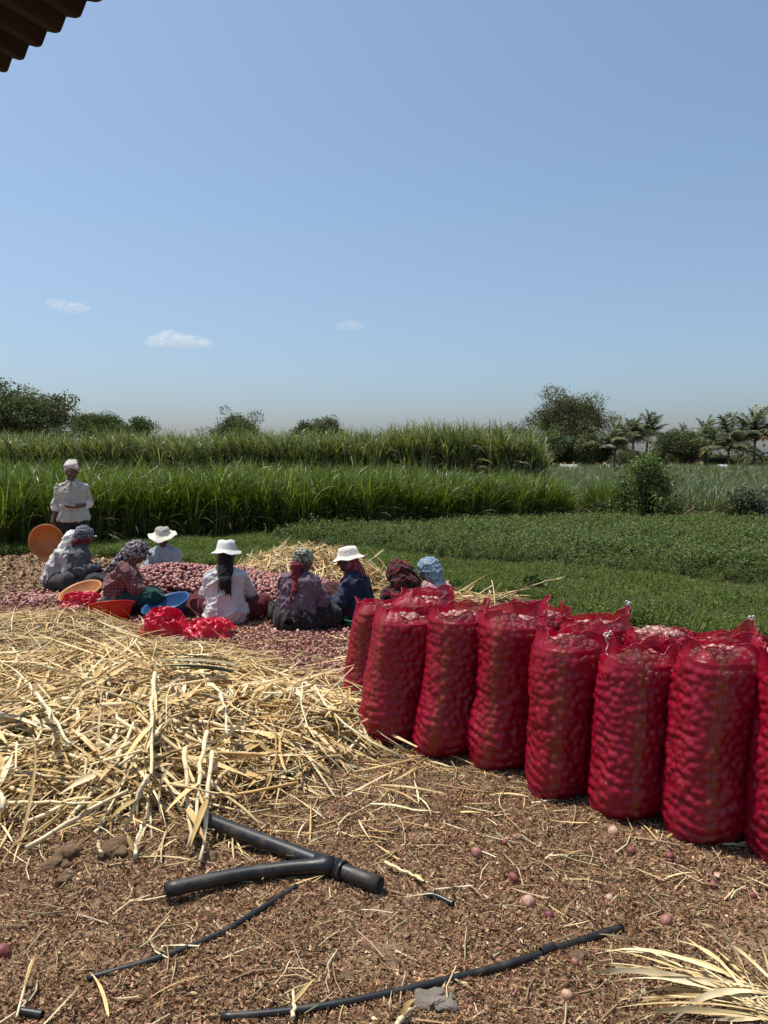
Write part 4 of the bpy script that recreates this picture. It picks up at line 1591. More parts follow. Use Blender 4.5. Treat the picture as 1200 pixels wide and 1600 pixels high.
def straw_layer(mb, hf, x, y, lift, L, rad, blade_share, pal=STRAWPAL, w=STRAWW, up=.10, pref=None):
    n = len(x)
    az = rng.uniform(0, 6.283, n) if pref is None else pref + rng.normal(0, .55, n)
    gx_, gy_ = gradn(hf, x, y)
    d = np.stack((np.cos(az), np.sin(az), gx_ * np.cos(az) + gy_ * np.sin(az) + rng.normal(0, up, n)), -1)
    d /= np.linalg.norm(d, axis=1)[:, None]
    base = np.stack((x, y, hf(x, y) + gz(x, y) + lift), -1) - d * (L / 2)[:, None]
    base[:, 2] = np.maximum(base[:, 2], gz(base[:, 0], base[:, 1]) + .006)
    isb = rng.random(n) < blade_share
    i = np.where(~isb)[0]
    V, F, per = sticks(base[i], d[i], L[i], rad[i], 4, 4, 0.06, .07, .7)
    mb.add(V, F, rep(mixcols(len(i), pal, w, .16, .015), per))
    i = np.where(isb)[0]
    lean = np.arccos(np.clip(d[i, 2], -1, 1))
    V, F, per = blades(base[i], np.arctan2(d[i, 1], d[i, 0]), L[i] * 1.1, lean - .12, rng.uniform(-.1, .5, len(i)), rad[i] * 2.5, 5, 1.3, twist=rng.normal(0, .7, len(i)), tip=.12, fold=.35, wobble=.5)
    mb.add(V, F, rep(mixcols(len(i), pal, w, .16, .015), per))


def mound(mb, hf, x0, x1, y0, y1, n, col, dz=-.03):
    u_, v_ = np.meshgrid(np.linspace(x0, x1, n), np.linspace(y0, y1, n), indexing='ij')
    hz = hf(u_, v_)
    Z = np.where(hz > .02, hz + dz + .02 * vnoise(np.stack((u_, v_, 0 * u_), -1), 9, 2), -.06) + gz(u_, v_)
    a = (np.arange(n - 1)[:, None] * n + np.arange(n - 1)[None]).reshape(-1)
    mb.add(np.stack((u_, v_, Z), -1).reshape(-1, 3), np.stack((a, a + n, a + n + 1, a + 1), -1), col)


def pick(hf, lo, hi, n, hmin=.02, soft=0.0):
    P = rng.uniform(lo, hi, (n * 5, 2))
    h = hf(P[:, 0], P[:, 1])
    P = P[(h > hmin) | (rng.random(len(P)) < soft)][:n]
    return P[:, 0], P[:, 1]


mb = MB()
mound(mb, straw_h, -4.6, .2, 2.9, 8.0, 90, (.13, .085, .045))  # bed coloured dark to paint in the shade of the gaps between straws
x, y = pick(straw_h, (-4.4, 3.0), (.3, 7.9), 4200)
n = len(x)
straw_layer(mb, straw_h, x, y, rng.uniform(-.03, .03, n), rng.uniform(.15, .60, n), rng.uniform(.0022, .0055, n), .32)
x, y = pick(straw_h, (-3.0, 3.1), (.2, 5.6), 2000)
n = len(x)
straw_layer(mb, straw_h, x, y, rng.uniform(-.01, .06, n), rng.uniform(.25, .85, n), rng.uniform(.003, .0085, n), .30, up=.17)
# thin outskirts
P = np.concatenate((rng.normal((-.35, 4.2), (.45, .35), (500, 2)), rng.normal((-1.2, 3.35), (.9, .18), (420, 2)), rng.normal((-1.0, 5.9), (.8, .55), (420, 2)), rng.normal((-.3, 5.3), (.4, .5), (300, 2)), rng.normal((-4.2, 7.6), (.6, .5), (260, 2))))
n = len(P)
straw_layer(mb, straw_h, P[:, 0], P[:, 1], rng.uniform(.003, .02, n), rng.uniform(.08, .4, n), rng.uniform(.0018, .004, n), .4, up=.04)
tag(mb.build('straw_heap', DRY), 'wide heap of dry straw and maize leaves across the left foreground', 'straw heap', kind='stuff')

mb = MB()
mound(mb, straw_back, -2.3, .7, 9.0, 11.0, 44, (.26, .18, .09), -.04)
x, y = pick(straw_back, (-2.2, 9.0), (.6, 11), 1500, .03)
n = len(x)
straw_layer(mb, straw_back, x, y, rng.uniform(-.02, .05, n), rng.uniform(.2, .65, n), rng.uniform(.004, .009, n), .6, up=.3)
P = rng.normal((1.05, 8.55), (.22, .14), (70, 2))
P = np.concatenate((P, rng.normal((.0, 9.2), (.35, .22), (110, 2))))
n = len(P)
straw_layer(mb, straw_back, P[:, 0], P[:, 1], rng.uniform(.01, .12, n), rng.uniform(.2, .6, n), rng.uniform(.004, .008, n), .6, up=.25)
tag(mb.build('straw_heap', DRY), 'pale straw pile behind the onion heap at the green edge', 'straw heap', kind='stuff')


# the stalks and leaves one can pick out, each its own thing
def stalk_mesh(L, r, seed, pale):
    rs = np.random.default_rng(seed)
    mb = MB()
    n = 9
    t = np.linspace(0, 1, n)
    kx = np.cumsum(rs.normal(0, .012, n)) * L
    kz = np.cumsum(rs.normal(0, .006, n)) * L
    rad = r * (1 - .35 * t) * (1 + rs.uniform(-.12, .12, n))
    c = mixcols(1, [(.76, .63, .39), (.82, .71, .49)] if pale else [(.60, .46, .25), (.52, .38, .19)], None, .1, .012)[0]
    V, F = tube(np.stack((t * L - L / 2, kx - kx.mean(), kz - kz.min()), -1), rad, 7)
    tt = np.concatenate((np.repeat(t, 7), (0, 1)))
    cc_ = c[None] * (1 + .12 * vnoise(V * (1, 1, 1), 26, seed)[:, None])
    mb.add(V, F, cc_)
    for k_ in range(2, n - 1, 2):                       # nodes
        p_ = np.array((t[k_] * L - L / 2, kx[k_] - kx.mean(), kz[k_] - kz.min()))
        V, F = tube([p_ - (.006, 0, 0), p_, p_ + (.006, 0, 0)], [rad[k_], rad[k_] * 1.25, rad[k_]], 7, False)
        mb.add(V, F, c * .62)
    m_ = rs.integers(1, 3)                              # a torn leaf sheath clinging to it
    b_ = np.stack((rs.uniform(-.3, .2, m_) * L, np.zeros(m_), np.full(m_, r * .8)), -1)
    V, F, per = blades(b_, rs.normal(0, .3, m_), rs.uniform(.3, .5, m_) * L, np.full(m_, 1.25), rs.uniform(.2, .6, m_), np.full(m_, r * 2.4), 5, fold=.4)
    mb.add(V, F, rep(mixcols(m_, STRAWPAL[:4], None, .1, .015), per))
    return mb.mesh('straw_stalk', DRY)


def leafstraw_mesh(L, w, seed):
    rs = np.random.default_rng(seed)
    mb = MB()
    V, F, per = blades(np.array([(-L / 2, 0, 0.0)]), np.array([0.0]), np.array([L]), np.array([1.25]), np.array([rs.uniform(.3, .75)]), np.array([w]), 9, 1.0, twist=np.array([rs.normal(0, .5)]), fold=.45, wobble=.9)
    V[:, 2] -= V[:, 2].min()
    mb.add(V, F, rep(mixcols(1, STRAWPAL[:4], None, .12, .015), per))
    return mb.mesh('straw_leaf', DRY)


STK = [stalk_mesh(.55, .0095, 50 + i, i % 2 == 0) for i in range(8)]
LFS = [leafstraw_mesh(.5, .016, 80 + i) for i in range(9)]


def lay(name, me, x, y, z, az, tilt, s, label, group=None, roll=None, cat='straw'):
    o = bpy.data.objects.new(name, me)
    COL.objects.link(o)
    M = Matrix.Rotation(az, 3, 'Z') @ Matrix.Rotation(-tilt, 3, 'Y') @ Matrix.Rotation(rng.uniform(0, .5) if roll is None else roll, 3, 'X')
    o.rotation_euler = M.to_euler()
    o.location = (x, y, z)
    o.scale = s if hasattr(s, '__len__') else (s, s, s)
    return tag(o, label, cat, group)


x, y = pick(straw_h, (-2.5, 3.15), (.0, 5.0), 270, .03)
for i in range(len(x)):
    az = rng.uniform(0, 6.283)
    gx_, gy_ = gradn(straw_h, x[i], y[i])
    tl = math.atan(gx_ * math.cos(az) + gy_ * math.sin(az)) + rng.normal(0, .07)
    z = float(straw_h(x[i], y[i]) + gz(x[i], y[i])) + rng.uniform(.03, .06)
    if i < 150:
        lay('straw_stalk', STK[i % 8], x[i], y[i], z, az, tl, (rng.uniform(.6, 1.35),) + (rng.uniform(.9, 1.45),) * 2, 'dry straw stalk lying on top of the wide straw heap', 'dry stalks on the wide straw heap')
    else:
        lay('straw_leaf', LFS[i % 9], x[i], y[i], z - .015, az, tl, rng.uniform(.6, 1.3), 'dry straw leaf lying on top of the wide straw heap', 'dry leaves on the wide straw heap', rng.uniform(-1, 1))


def stalk_px(x0, y0, x1, y1, h0, h1, rad, label, k_=0):
    """a stalk laid between two places of the photograph, its ends h0 and h1 above what lies there"""
    A_, B_ = G(x0, y0, h0), G(x1, y1, h1)
    d = B_ - A_
    L = np.linalg.norm(d)
    c_ = (A_ + B_) / 2
    o = lay('straw_stalk', STK[k_], *c_, math.atan2(d[1], d[0]), math.asin(d[2] / L), (L / .55, rad / .0095, rad / .0095), label, None, 0.0)


stalk_px(243, 1058, 232, 1210, .33, .22, .012, 'long pale stalk standing up and bent in the middle of the straw heap', 0)
stalk_px(232, 1210, 198, 1290, .22, .04, .011, 'pale stalk continuing down from the bent one to the heap edge', 2)
stalk_px(62, 1085, 105, 1165, .30, .24, .011, 'whitish crooked stalk at the left of the straw heap', 4)
stalk_px(300, 1175, 285, 1325, .24, .03, .012, 'white stalk pointing down to the tee pipe, left one of the bunch', 6)
stalk_px(325, 1150, 300, 1290, .25, .08, .012, 'white stalk crossing the bunch above the tee pipe', 0)
stalk_px(333, 1175, 313, 1345, .22, .02, .011, 'longest white stalk of the bunch, reaching the soil by the tee pipe', 2)
stalk_px(350, 1085, 352, 1150, .34, .26, .010, 'upright short pale stalk near the top of the straw heap', 4)
stalk_px(215, 1115, 405, 1290, .28, .03, .010, 'long tan stalk slanting down right across the straw heap', 1)
stalk_px(265, 1225, 375, 1247, .18, .14, .006, 'thin straight straw lying level near the front of the heap', 3)
stalk_px(150, 1340, 160, 1295, .02, .10, .010, 'short thick cut stalk end at the front of the heap', 6)
stalk_px(40, 1325, 200, 1235, .02, .12, .011, 'pale stalk with a frayed leaf along the front left of the heap', 2)
stalk_px(0, 1260, 160, 1255, .06, .10, .009, 'flat pale stalk running in from the left edge of the picture', 0)
stalk_px(205, 1345, 225, 1290, .01, .08, .009, 'broken stalk stub poking out in front of the heap', 4)
stalk_px(645, 1270, 752, 1275, .01, .01, .006, 'single pale straw lying alone on the soil before the sacks', 0)
stalk_px(856, 1337, 915, 1338, .01, .01, .005, 'short straw alone on the soil below the fifth sack', 2)
stalk_px(602, 1352, 676, 1384, .01, .01, .007, 'pale straw lying just right of the tee pipe end', 0)
stalk_px(615, 1605, 645, 1576, .01, .03, .009, 'white broken stick at the bottom edge near the stone', 2)
stalk_px(768, 936, 850, 909, .06, .40, .007, 'long pale stalk slanting up behind the sacks beside the weed', 2)
stalk_px(850, 909, 880, 904, .40, .42, .004, 'thin tip of straw above the dark weed behind the sacks', 0)
stalk_px(560, 890, 600, 860, .15, .38, .006, 'straw sticking up to the right of the navy shirted worker', 0)
stalk_px(830, 1255, 925, 1243, .01, .01, .006, 'pale straw lying against the foot of the fifth sack', 2)
stalk_px(1110, 1321, 1180, 1322, .01, .012, .006, 'pale straw under the foot of the broad sack', 0)
stalk_px(455, 1600, 462, 1548, .01, .03, .007, 'pale straw upright across the long thin pipe at the bottom', 0)
stalk_px(25, 1590, 50, 1500, .01, .03, .004, 'thin straw at the bottom left corner', 2)

for px, py, az, s_, lab in ((165, 1562, 2.0, .42, 'curled dry leaf piece low at the bottom left'), (285, 1548, .6, .5, 'frayed pale leaf strip right of the curled piece at bottom left'), (95, 1585, 1.0, .35, 'small dry leaf scrap above the bottom left hose stub'),
                          (1060, 1378, .3, .3, 'pale leaf scrap on the soil right of the purple onion'), (600, 1340, 2.6, .4, 'leaf strip lying above the open end of the tee pipe'), (480, 1385, .2, .25, 'scrap of leaf beside the tee joint')):
    q = G(px, py)
    lay('straw_leaf', LFS[int(px) % 9], q[0], q[1], float(gz(q[0], q[1])) + .004, az, .02, (s_, s_ * 1.5, s_), lab, None, rng.uniform(-.6, .6))

# grey green strap leaf lying across the top of the heap
mb = MB()
N = 7
b_ = np.array([G(365, 1040, .31)] * N) + rng.normal(0, .02, (N, 3))
V, F, per = blades(b_, np.full(N, math.pi) + rng.normal(0, .12, N), rng.uniform(.4, .75, N), np.full(N, 1.42), rng.uniform(.15, .4, N), np.full(N, .03), 7, fold=.4)
mb.add(V, F, rep(mixcols(N, [(.22, .22, .13), (.16, .17, .10), (.32, .29, .18)]), per))
tag(mb.build('maize_leaf', DRY), 'greyish green maize leaves draped over the top of the straw heap', 'maize leaves')

# dry leaf bundle, lower right
mb = MB()
for tx, ty, bx, by, hgt, w_ in ((862, 1522, 1195, 1560, .10, .030), (930, 1490, 1180, 1545, .13, .026), (925, 1455, 1185, 1570, .11, .022), (1100, 1442, 1190, 1575, .14, .026), (1022, 1612, 1200, 1552, .13, .034), (1098, 1500, 1215, 1560, .10, .022),
                            (985, 1480, 1200, 1590, .05, .024), (1160, 1440, 1215, 1570, .12, .02), (1045, 1490, 1205, 1575, .08, .02), (1130, 1615, 1195, 1555, .06, .022), (1085, 1560, 1215, 1600, .04, .024), (880, 1500, 1100, 1545, .03, .016), (1000, 1545, 1210, 1580, .07, .026)) + tuple((rng.uniform(900, 1160), rng.uniform(1450, 1610), rng.uniform(1180, 1225), rng.uniform(1545, 1600), rng.uniform(.02, .12), rng.uniform(.010, .020)) for _ in range(46)):
    A_, B_ = G(bx, by, .04), G(tx, ty, .012)
    t = np.linspace(0, 1, 12)
    P_ = A_[None] + (B_ - A_)[None] * t[:, None]
    sd = np.array((-(B_ - A_)[1], (B_ - A_)[0], 0)); sd /= np.linalg.norm(sd)
    P_ = P_ + sd[None] * (np.sin(t * rng.uniform(3, 6) + rng.uniform(0, 3)) * .018 * t)[:, None]
    P_[:, 2] += hgt * 4 * t * (1 - t) * .36
    w = w_ * .26 * np.minimum(1, (1 - t) * 2.2 + .10) * np.minimum(1, .4 + 2 * t)
    tw = np.linspace(0, rng.uniform(-3.2, 3.2), 12) + rng.normal(0, .25, 12)
    s3 = sd[None] * np.cos(tw)[:, None] + np.array((0, 0, 1.0))[None] * np.sin(tw)[:, None]
    V = np.stack((P_ - s3 * w[:, None], P_ - (0, 0, .3) * w[:, None], P_ + s3 * w[:, None]), 1).reshape(-1, 3)
    i = (np.arange(11) * 3)
    F = np.concatenate((np.stack((i, i + 1, i + 4, i + 3), -1), np.stack((i + 1, i + 2, i + 5, i + 4), -1)))
    c_ = mixcols(1, [(.68, .55, .30), (.76, .64, .40), (.58, .45, .22)], None, .08, .015)[0]
    mb.add(V, F, c_)
tag(mb.build('dry_leaf_bundle', DRY), 'splayed bundle of long dry maize leaves at the lower right corner', 'dry leaves')

# ================================================================== PIPES
m, nt, out = new_mat('black_plastic')
p = node(nt, 'ShaderNodeBsdfPrincipled', Roughness=.42)
oc = coords(nt)
dust = ramp(nt, noise_tex(nt, 9, 6, .65, oc), [(.50, (0, 0, 0)), (.80, (1, 1, 1))])
nt.links.new(mixc(nt, dust, (.011, .0115, .012), (.085, .068, .052)), p.inputs['Base Color'])
nt.links.new(ramp(nt, dust, [(0, (.40,) * 3), (1, (.85,) * 3)]), p.inputs['Roughness'])
nt.links.new(bump(nt, noise_tex(nt, 40, 4, .5, oc), .15, .003), p.inputs['Normal'])
nt.links.new(p.outputs[0], out.inputs[0])
PIPE = m


def hollow(pts, r, ns=18):
    """tube with an open bore and a wall"""
    P_ = np.asarray(pts, float)
    V, F = tube(P_, r, ns, False)
    ri = np.broadcast_to(np.asarray(r, float), (len(P_),)) * .84
    V2, F2 = tube(P_, ri, ns, False)
    n_ = len(V)
    k_ = np.arange(ns)
    e = n_ - ns
    cap_ = np.concatenate((np.stack((k_, (k_ + 1) % ns, n_ + (k_ + 1) % ns, n_ + k_), -1), np.stack((e + k_, n_ + e + k_, n_ + e + (k_ + 1) % ns, e + (k_ + 1) % ns), -1)))
    return np.concatenate((V, V2)), [F[0], F2[0][:, ::-1] + n_, cap_]


rp = .030
A_, B_ = G(300, 1272, .045), G(594, 1383, .034)
J_ = G(522, 1357, .034)
C_ = G(258, 1391, .034)
root = empty('tee_pipe', (J_[0], J_[1], 0))
tag(root, 'black plastic pipe with a side branch lying on the soil in front of the straw', 'pipe')
o3 = np.array((J_[0], J_[1], 0))
mb = MB()
t = np.linspace(0, 1, 14)[:, None]
V, F = hollow(A_ + (B_ - A_) * t - o3, rp); mb.add(V, F)
mb.build('main_pipe', PIPE, root)
mb = MB()
t1 = np.linspace(0, 1, 16)[:, None]
J2 = J_ + (A_ - B_) * .0 + np.array((0, 0, .012))
pth = J2 + (C_ - J2) * t1 + np.array((0, 1, 0)) * (.035 * np.sin(np.pi * t1)) - o3
rr = np.interp(t1[:, 0], [0, .1, .13, .45, 1], [rp * 1.18, rp * 1.18, rp * 1.0, rp * .86, rp * .92])
V, F = hollow(pth, rr); mb.add(V, F)
mb.build('branch_pipe', PIPE, root)
dd = (B_ - A_) / np.linalg.norm(B_ - A_)
on = A_ + dd * ((J_ - A_) @ dd)
mb = MB()
V, F = hollow([on - dd * .085 - o3, on + dd * .04 - o3], rp * 1.2); mb.add(V, F)
V, F = hollow([on + dd * .030 - o3, on + dd * .046 - o3], rp * 1.30); mb.add(V, F)
mb.build('tee_socket', PIPE, root)


def hose(pxs, r, label, z=.6, name='drip_pipe', droop=None):
    P_ = []
    for px, py in pxs:
        q = G(px, py, r)
        q[2] = max(gz(q[0], q[1]), -.01) + r * z + .004
        P_.append(q)
    P_ = np.array(P_)
    tt = np.linspace(0, len(P_) - 1, 40)
    S = np.stack([np.interp(tt, np.arange(len(P_)), P_[:, i]) for i in range(3)], -1)
    for _ in range(30):
        S[1:-1] = S[1:-1] * .5 + (S[:-2] + S[2:]) * .25
    V, F = hollow(S, r, 10)
    mb = MB(); mb.add(V, F)
    return tag(mb.build(name, PIPE), label, 'pipe')


hose([(463, 1386), (400, 1424), (330, 1466), (250, 1497), (135, 1527)], .0115, 'thin black hose curving away below the branch pipe to the left')
hose([(972, 1449), (900, 1474), (800, 1502), (700, 1530), (560, 1566), (450, 1583), (345, 1591)], .0125, 'long thin black hose running diagonally along the bottom of the picture')
o = hose([(866, 1480), (846, 1488.5)], .0150, 'x', .75, 'hose_joint')
o.parent = bpy.data.objects['drip_pipe.001']
for k_ in ('label', 'category'):
    del o[k_]
hose([(662, 1400), (684, 1404), (708, 1413)], .011, 'short cut piece of black hose lying right of the tee pipe')
hose([(28, 1572), (66, 1578)], .012, 'stub of black hose half buried at the bottom left corner', .3)

# ================================================================== STONES, CLODS, LITTER
STONE = surf('grey_stone', (.20, .175, .145), (.12, .10, .082), 14, .9, .15, .5, 50, .008)
CLOD = surf('earth_clod', (.17, .112, .068), (.10, .064, .040), 18, .97, .08, .8, 60, .012)


def lump_obj(name, px, py, w_px, label, mat_, cat, flat=.6, seed=0):
    q = G(px, py)
    s = w_px / FPX * math.hypot(q[1], H) / 2
    rs = np.random.default_rng(seed)
    pr = [ell(rs.normal(0, .28, 3) * s * (1, 1, .5), s * rs.uniform(.5, .9, 3) * (1, 1, flat)) for _ in range(4)]
    V, F = sdf_mesh(pr, s / 14, s * .12)
    V = V + (fbm(V, 1.5 / s, 5, seed) * s * .26)[:, None] * (V / (np.linalg.norm(V, axis=1)[:, None] + 1e-6))
    mb = MB(); mb.add(V, F)
    o = mb.build(name, mat_, None, mat_ is not STONE)
    o.location = (q[0], q[1], gz(q[0], q[1]) + s * flat * .35)
    return tag(o, label, cat)


lump_obj('stone', 674, 1564, 46, 'grey stone just below the long thin hose near the bottom edge', STONE, 'stone', .6, 3)
lump_obj('clod', 184, 1335, 48, 'largest brown earth clod in front of the straw heap', CLOD, 'clod', .7, 5)
lump_obj('clod', 92, 1345, 62, 'wide rough earth clod to the left in front of the straw heap', CLOD, 'clod', .45, 6)
lump_obj('clod', 105, 1372, 30, 'small grey brown clod below the wide rough one', CLOD, 'clod', .6, 7)
lump_obj('clod', 424, 1334, 15, 'small round clod resting beside the main pipe', CLOD, 'clod', .9, 8)
lump_obj('clod', 328, 1340, 24, 'earth clod under the longest white stalk', CLOD, 'clod', .6, 9)
lump_obj('clod', 540, 1530, 24, 'crumbly clod left of the grey stone above the long hose', CLOD, 'clod', .5, 11)
lump_obj('clod', 905, 1500, 22, 'small clod right below the middle of the long hose', CLOD, 'clod', .5, 12)

LIT = surf('litter', (1, 1, 1), (.65, .62, .6), 40, .85, .15, .2, 120, .002, attr=True)


def litter(n, ymin, ymax, lmin, lmax, pal, w, mb, kind, xw=.72, power=1.0, mask=None):
    n = int(n * 1.28)
    y = ymin + (ymax - ymin) * rng.random(n) ** power
    x = rng.uniform(-1, 1, n) * (y * xw + .35)
    if mask is not None:
        k_ = mask(x, y)
        x, y = x[k_], y[k_]
    n = len(x)
    z = gz(x, y) + .004 * rng.random(n) + .006
    P_ = np.c_[x, y, z]
    L = rng.uniform(lmin, lmax, n)
    if kind == 'flake':
        V, F, per = quads(P_, L * .55, np.array((0, 0, 1.0)), 3.2, .5)
    else:
        az = rng.uniform(0, 6.283, n)
        V, F, per = sticks(P_, np.c_[np.cos(az), np.sin(az), rng.normal(.04, .14, n)], L, L * .022 + .0007, 2, 3, .02, .08)
    mb.add(V, F, rep(mixcols(n, pal, w, .25), per))


PAL_CH = [(.40, .25, .138), (.28, .158, .086), (.175, .094, .052), (.60, .45, .27), (.070, .040, .024), (.33, .165, .115)]
mb = MB()
notheap = lambda x, y: straw_h(x, y) < .08
patch = lambda x, y: (straw_h(x, y) < .08) & (vnoise(np.stack((x, y, 0 * x), -1), 1.6, 61) + .6 * vnoise(np.stack((x, y, 0 * x), -1), 5, 62) + rng.normal(0, .5, len(x)) > -.75)
litter(90000, 1.9, 4.8, .005, .019, PAL_CH, (.26, .27, .19, .1, .10, .08), mb, 'flake', mask=patch)
litter(60000, 1.9, 3.6, .004, .012, PAL_CH, (.28, .26, .18, .14, .06, .08), mb, 'flake', mask=patch)
litter(40000, 4.2, 13.0, .008, .030, PAL_CH, (.26, .25, .2, .1, .12, .07), mb, 'flake', mask=patch)
litter(70000, 1.9, 4.8, .008, .034, PAL_CH, (.30, .24, .14, .18, .07, .07), mb, 'stick', mask=patch)
litter(16000, 4.2, 9.6, .02, .07, PAL_CH, (.30, .24, .14, .18, .07, .07), mb, 'stick', mask=notheap)
litter(1500, 1.9, 5.0, .05, .16, [(.56, .45, .27), (.44, .33, .18), (.64, .54, .36)], None, mb, 'stick', mask=notheap)
P_ = np.c_[rng.uniform(-9, -2.6, 9000), rng.uniform(8.4, 13.4, 9000), np.zeros(9000)]
P_[:, 2] = gz(P_[:, 0], P_[:, 1]) + .012
V, F, per = quads(P_, rng.uniform(.015, .05, 9000), np.array((0, 0, 1.0)), 1.8, .6)
mb.add(V, F, rep(mixcols(9000, PAL_CH + [(.15, .13, .06), (.12, .10, .06)], (.16, .12, .12, .14, .10, .08, .14, .14), .25), per))
tag(mb.build('chaff', LIT), 'brown chaff and broken straw littering the trampled soil', 'chaff', kind='stuff')

# papery onion skins, thick between the straw and the heap
mb = MB()
n = 15000
P_ = np.concatenate((rng.normal((-.78, 6.45), (.52, .48), (n, 2)), rng.normal((-4.1, 8.6), (.35, .35), (1500, 2)), rng.uniform((-3, 7.2), (0, 7.9), (2500, 2)), rng.uniform((-1.6, 2), (2.2, 4.2), (90, 2))))
P_ = P_[(straw_h(P_[:, 0], P_[:, 1]) < .08) & (P_[:, 1] < 9.5)]
n = len(P_)
V, F, per = quads(np.c_[P_, gz(P_[:, 0], P_[:, 1]) + heap_h(P_[:, 0], P_[:, 1]) + rng.uniform(.006, .022, n)], rng.uniform(.010, .028, n), np.array((0, 0, 1.0)), 1.3, .5)
mb.add(V, F, rep(mixcols(n, [(.40, .17, .155), (.28, .085, .09), (.52, .28, .235), (.58, .38, .29), (.50, .37, .23)], (.28, .17, .23, .16, .16), .2), per))
tag(mb.build('onion_skins', LIT), 'reddish onion skins carpeting the ground before the heap', 'onion skins', kind='stuff')

# ================================================================== PEOPLE
SKIN = surf('skin', (.130, .064, .040), (.090, .044, .029), 30, .55, .35, .15, 160, .002)
EYEW = surf('eye', (.10, .08, .07), (.25, .22, .20), 60, .3, .5, 0)
HAIR = surf('hair', (.012, .010, .009), (.006, .005, .005), 60, .5, .4, .4, 200, .003)


def cloth(name, c1, c2=None, pattern=None, pc=None, rough=.85, scale=10, trans=0.0):
    """woven cloth; the pattern is printed or woven: dots, plaid, stripes, floral, motley"""
    m, nt, out = new_mat(name)
    p = node(nt, 'ShaderNodeBsdfPrincipled', Roughness=rough)
    p.inputs['Specular IOR Level'].default_value = .18
    p.inputs['Sheen Weight'].default_value = .1
    oc = coords(nt)
    c2 = c2 or tuple(x * .86 for x in c1)
    col = ramp(nt, noise_tex(nt, scale, 4, .6, oc), [(.35, c2), (.65, c1)])
    if pattern in ('dots', 'floral'):
        v = nt.nodes.new('ShaderNodeTexVoronoi')
        v.inputs['Scale'].default_value = 62 if pattern == 'dots' else 46
        v.inputs['Randomness'].default_value = .25 if pattern == 'dots' else 1.0
        nt.links.new(oc, v.inputs['Vector'])
        f = ramp(nt, v.outputs['Distance'], [(.20, (.8, .8, .8)), (.36, (0, 0, 0))])
        if pattern == 'floral':
            g = ramp(nt, noise_tex(nt, 30, 3, .6, oc), [(.46, (0, 0, 0)), (.56, (1, 1, 1))])
            f = mixc(nt, 1.0, f, g, 'MULTIPLY')
        col = mixc(nt, f, col, pc)
    elif pattern == 'motley':
        g = ramp(nt, noise_tex(nt, 34, 3, .65, oc), [(.47, (0, 0, 0)), (.53, (1, 1, 1))])
        col = mixc(nt, g, col, pc)
    elif pattern in ('plaid', 'stripes', 'bands'):
        dirs = {'plaid': (('Z', 9.3, .84), ('X', 10.2, .84), ('Y', 10.0, .86)), 'stripes': (('X', 14, .70),), 'bands': (('DIAGONAL', 7, .74),)}[pattern]
        for ax_, sc_, th_ in dirs:
            w = nt.nodes.new('ShaderNodeTexWave')
            w.bands_direction = ax_
            w.inputs['Scale'].default_value = sc_
            w.inputs['Distortion'].default_value = .6 if pattern != 'bands' else 3.0
            w.inputs['Detail'].default_value = 1
            nt.links.new(oc, w.inputs['Vector'])
            f = ramp(nt, w.outputs['Fac'], [(th_, (0, 0, 0)), (th_ + .12, (.75, .75, .75))])
            col = mixc(nt, f, col, pc)
    nt.links.new(col, p.inputs['Base Color'])
    nt.links.new(bump(nt, noise_tex(nt, 26, 5, .6, oc), .6, .016), p.inputs['Normal'])
    nt.links.new(p.outputs[0], out.inputs[0])
    return m


def V3(*a):
    return np.array(a, float)


def rot_head(yaw, pitch, roll=0.0):
    return np.array((Matrix.Rotation(yaw, 3, 'Z') @ Matrix.Rotation(pitch, 3, 'X') @ Matrix.Rotation(roll, 3, 'Y')))


def hand_prims(w, h_dir, palm_n, side, curl=.6, s=1.0):
    """palm with four unequal bent fingers and a thumb; w wrist, h_dir along the hand, palm_n out of the palm, side towards the thumb"""
    d = h_dir / np.linalg.norm(h_dir)
    n = palm_n - d * (palm_n @ d); n /= np.linalg.norm(n)
    t = np.cross(d, n) * side
    pr = []
    kn = []
    for i, o in enumerate((-1.5, -.5, .5, 1.5)):
        k_ = w + d * .080 * s - t * o * .017 * s
        kn.append(k_)
        pr.append(caps(w + d * .012 * s - t * o * .009 * s, k_, .014 * s, .011 * s))
    for i, (k_, L) in enumerate(zip(kn, (.066, .076, .072, .055))):
        c1, c2, c3 = curl * .5, curl * 1.3, curl * 1.9
        a = k_
        for q, (cc_, l_) in enumerate(((c1, .45), (c2, .32), (c3, .23))):
            b_ = a + (d * math.cos(cc_) + n * math.sin(cc_)) * L * l_ * s
            pr.append(caps(a, b_, (.0092 - .0008 * q) * s, (.0086 - .0009 * q) * s))
            a = b_
    a = w + d * .02 * s + t * .020 * s
    b_ = a + (d * .70 + t * .62 + n * .25) * .036 * s
    c_ = b_ + (d * .85 + t * .15 + n * .50) * .030 * s
    pr += [caps(a, b_, .014 * s, .011 * s), caps(b_, c_, .0105 * s, .0085 * s)]
    return pr


